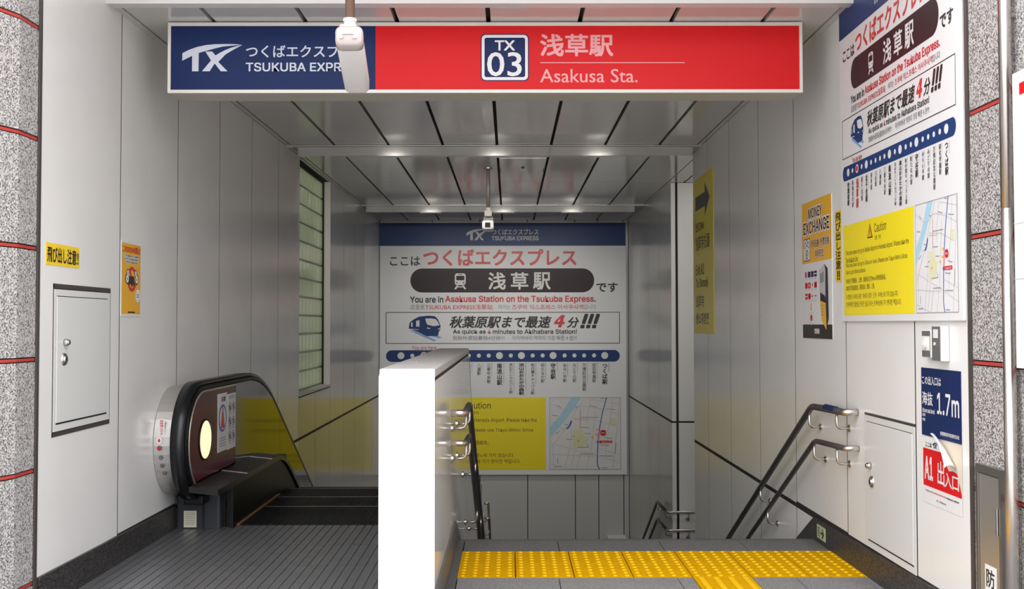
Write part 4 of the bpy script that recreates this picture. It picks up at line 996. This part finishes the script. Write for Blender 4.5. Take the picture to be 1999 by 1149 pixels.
# ribbed landing plates
def ribbed(y0, y1, x0, x1, pitch, gw, gd, z=0.):
    V, F = [], []; x = x0; pts = [(x0, z)]
    while x + pitch < x1 - gw:
        pts += [(x + pitch - gw, z), (x + pitch - gw, z - gd), (x + pitch, z - gd), (x + pitch, z)]; x += pitch
    pts.append((x1, z))
    n = len(pts); V = [(p[0], y, p[1]) for y in (y0, y1) for p in pts] + [(x0, y0, z - .03), (x1, y0, z - .03), (x0, y1, z - .03), (x1, y1, z - .03)]
    F = [(i, i + 1, n + i + 1, n + i) for i in range(n - 1)]
    F += [(2 * n, 2 * n + 1, 2 * n + 3, 2 * n + 2), (2 * n + 2, 2 * n, 0, n), (n - 1, 2 * n + 1, 2 * n + 3, 2 * n - 1), tuple([2 * n] + [2 * n + 1] + list(range(n - 1, -1, -1))), tuple([2 * n + 3, 2 * n + 2] + list(range(n, 2 * n)))]
    return V, F
for y0, y1 in ((3.0, 4.02), (4.02, 5.035), (5.035, 5.548), (5.548, 6.060), (6.060, 6.655)):
    mk('floor_plate', ribbed(y0 + .0015, y1 - .0015, XL + .015, DX0 - .002, .0515, .006, .006), 'escalator_floor', es)
mk('comb_plate', ribbed(6.657, 6.96, XS - .01, -.716, .012, .005, .004, .001), 'step_black', es, label='black comb plate')
def sz(k): return -.002 if k < 2 else -.002 - [0, .05, .14][k - 2] if k < 5 else -.142 - .231 * (k - 4)
for k in range(13):
    z = sz(k); y = 6.962 + .40 * k
    s_ = mk('step', ribbed(y, y + .392, XS + .006, -.721, .010, .0045, .006, z), 'step_black', es)
    mk('riser', box(XS + .006, -.721, y + .003, y + .013, z - .25, z - .03), 'step_black', s_)
    mk('edge_line', box(XS + .006, -.721, y + .386, y + .3925, z, z + .0012), 'steel_dark', s_)
mk('skirt_brush', join(box(XS - .016, XS + .002, 6.66, 7.85, .000, .008)), 'brush_orange', es, label='orange brown skirt brush')
mk('truss_slab', prism([(8.0, -.5), (13, -3.4), (16.7, -4.5), (16.7, -4.6), (13, -3.9), (8.0, -1.0)], 'x', XL + .02, DX0 - .01), 'black_metal', es)

# ------------------------------------------------------------------ hanging fixture in front of the sign
hf = empty('hanging_fixture', (-.684, 4.4, 2.56), 'long white weatherproof fixture hanging from brown pole before the sign', 'light fixture')
def loft(secs):
    V, F = [], []; n = len(secs[0])
    for s_ in secs: V += s_
    for i in range(len(secs) - 1):
        for k in range(n): F.append((i * n + k, i * n + (k + 1) % n, (i + 1) * n + (k + 1) % n, (i + 1) * n + k))
    F.append(tuple(range(n - 1, -1, -1))); F.append(tuple(range((len(secs) - 1) * n, len(secs) * n))); return V, F
def sect(t, w_, h_, r, rise=0.):
    """rounded cross section at fraction t along the tilted body"""
    c0 = Vector((-.684, 4.40, 2.463)); c1 = Vector((-.708, 4.79, 2.357)); b = c0 + (c1 - c0) * t
    pts = []
    for cx, cz, a0 in ((w_ / 2 - r, h_ - r, 0), (-w_ / 2 + r, h_ - r, 90), (-w_ / 2 + r, r, 180), (w_ / 2 - r, r, 270)):
        for k in range(6):
            a = math.radians(a0 + 18 * k); pts.append((b.x + cx + r * math.cos(a), b.y, b.z + cz + r * math.sin(a) + rise))
    return pts
mk('diffuser', loft([sect(0, .110, .075, .022), sect(.03, .114, .082, .022), sect(.94, .114, .082, .022), sect(.985, .104, .072, .024, .004), sect(1.0, .085, .055, .020, .012)]), 'fixture_white', hf, True)
mk('end_cap', loft([sect(-.11, .100, .066, .026, .006), sect(-.08, .118, .086, .026), sect(.015, .120, .088, .024), sect(.02, .112, .080, .022)]), 'fixture_clear', hf, True, label='clear end cap with latches')
mk('latch', join(cbox(-.722, -.706, 4.350, 4.358, 2.500, 2.512, .003), cbox(-.664, -.648, 4.350, 4.358, 2.500, 2.512, .003)), 'chrome', hf)
mk('label_strip', cbox(-.712, -.660, 4.3505, 4.356, 2.520, 2.537, .001), 'light_plastic', hf)
mk('mount_plate', cbox(-.724, -.648, 4.36, 4.46, 2.548, 2.566, .008), 'fixture_clear', hf)
mk('socket', join(disc((-.685, 4.41, 2.560), (0, 0, 1), .025, .030, 20), disc((-.685, 4.41, 2.588), (0, 0, 1), .029, .012, 20)), 'light_plastic', hf)
mk('pole', tube([(-.685, 4.41, 2.60), (-.685, 4.41, 3.40)], .0205, 18), 'pole_brown', hf, True, label='brown pole')

# ------------------------------------------------------------------ small housing hanging in front of the board
cm = empty('hanging_housing', (-.235, 11.3, 2.36), 'small white square ended housing hanging on a pole before the far board', 'ceiling fixture')
mk('ceiling_plate', disc((-.229, 11.22, HC - .010), (0, 0, 1), .045, .009, 20), 'steel_dark', cm)
mk('pole', tube([(-.229, 11.22, 2.55), (-.229, 11.22, HC - .008)], .020, 16), 'pole_grey', cm, True)
mk('collar', join(disc((-.229, 11.22, 2.52), (0, 0, 1), .026, .035, 18), cbox(-.27, -.188, 11.18, 11.27, 2.455, 2.522, .008)), 'fixture_clear', cm)
mk('neck', prism([(-.285, 2.40), (-.170, 2.40), (-.180, 2.458), (-.275, 2.458)], 'y', 11.22, 11.40), 'grey_plastic', cm)
def rr2(w_, h_, r, y, cz, cx=-.232):
    P = []
    for sx_, sz_, a0 in ((1, 1, 0), (-1, 1, 90), (-1, -1, 180), (1, -1, 270)):
        for k in range(6):
            a = math.radians(a0 + 18 * k); P.append((cx + sx_ * (w_ / 2 - r) + r * math.cos(a), y, cz + sz_ * (h_ / 2 - r) + r * math.sin(a)))
    return P
mk('housing', loft([rr2(.116, .088, .024, 11.16, 2.362), rr2(.126, .098, .026, 11.17, 2.362), rr2(.126, .098, .026, 11.48, 2.362)]), 'fixture_white', cm, True)
mk('square_window', cbox(-.262, -.204, 11.150, 11.162, 2.336, 2.386, .003), 'dark_glass', cm, label='dark square window')
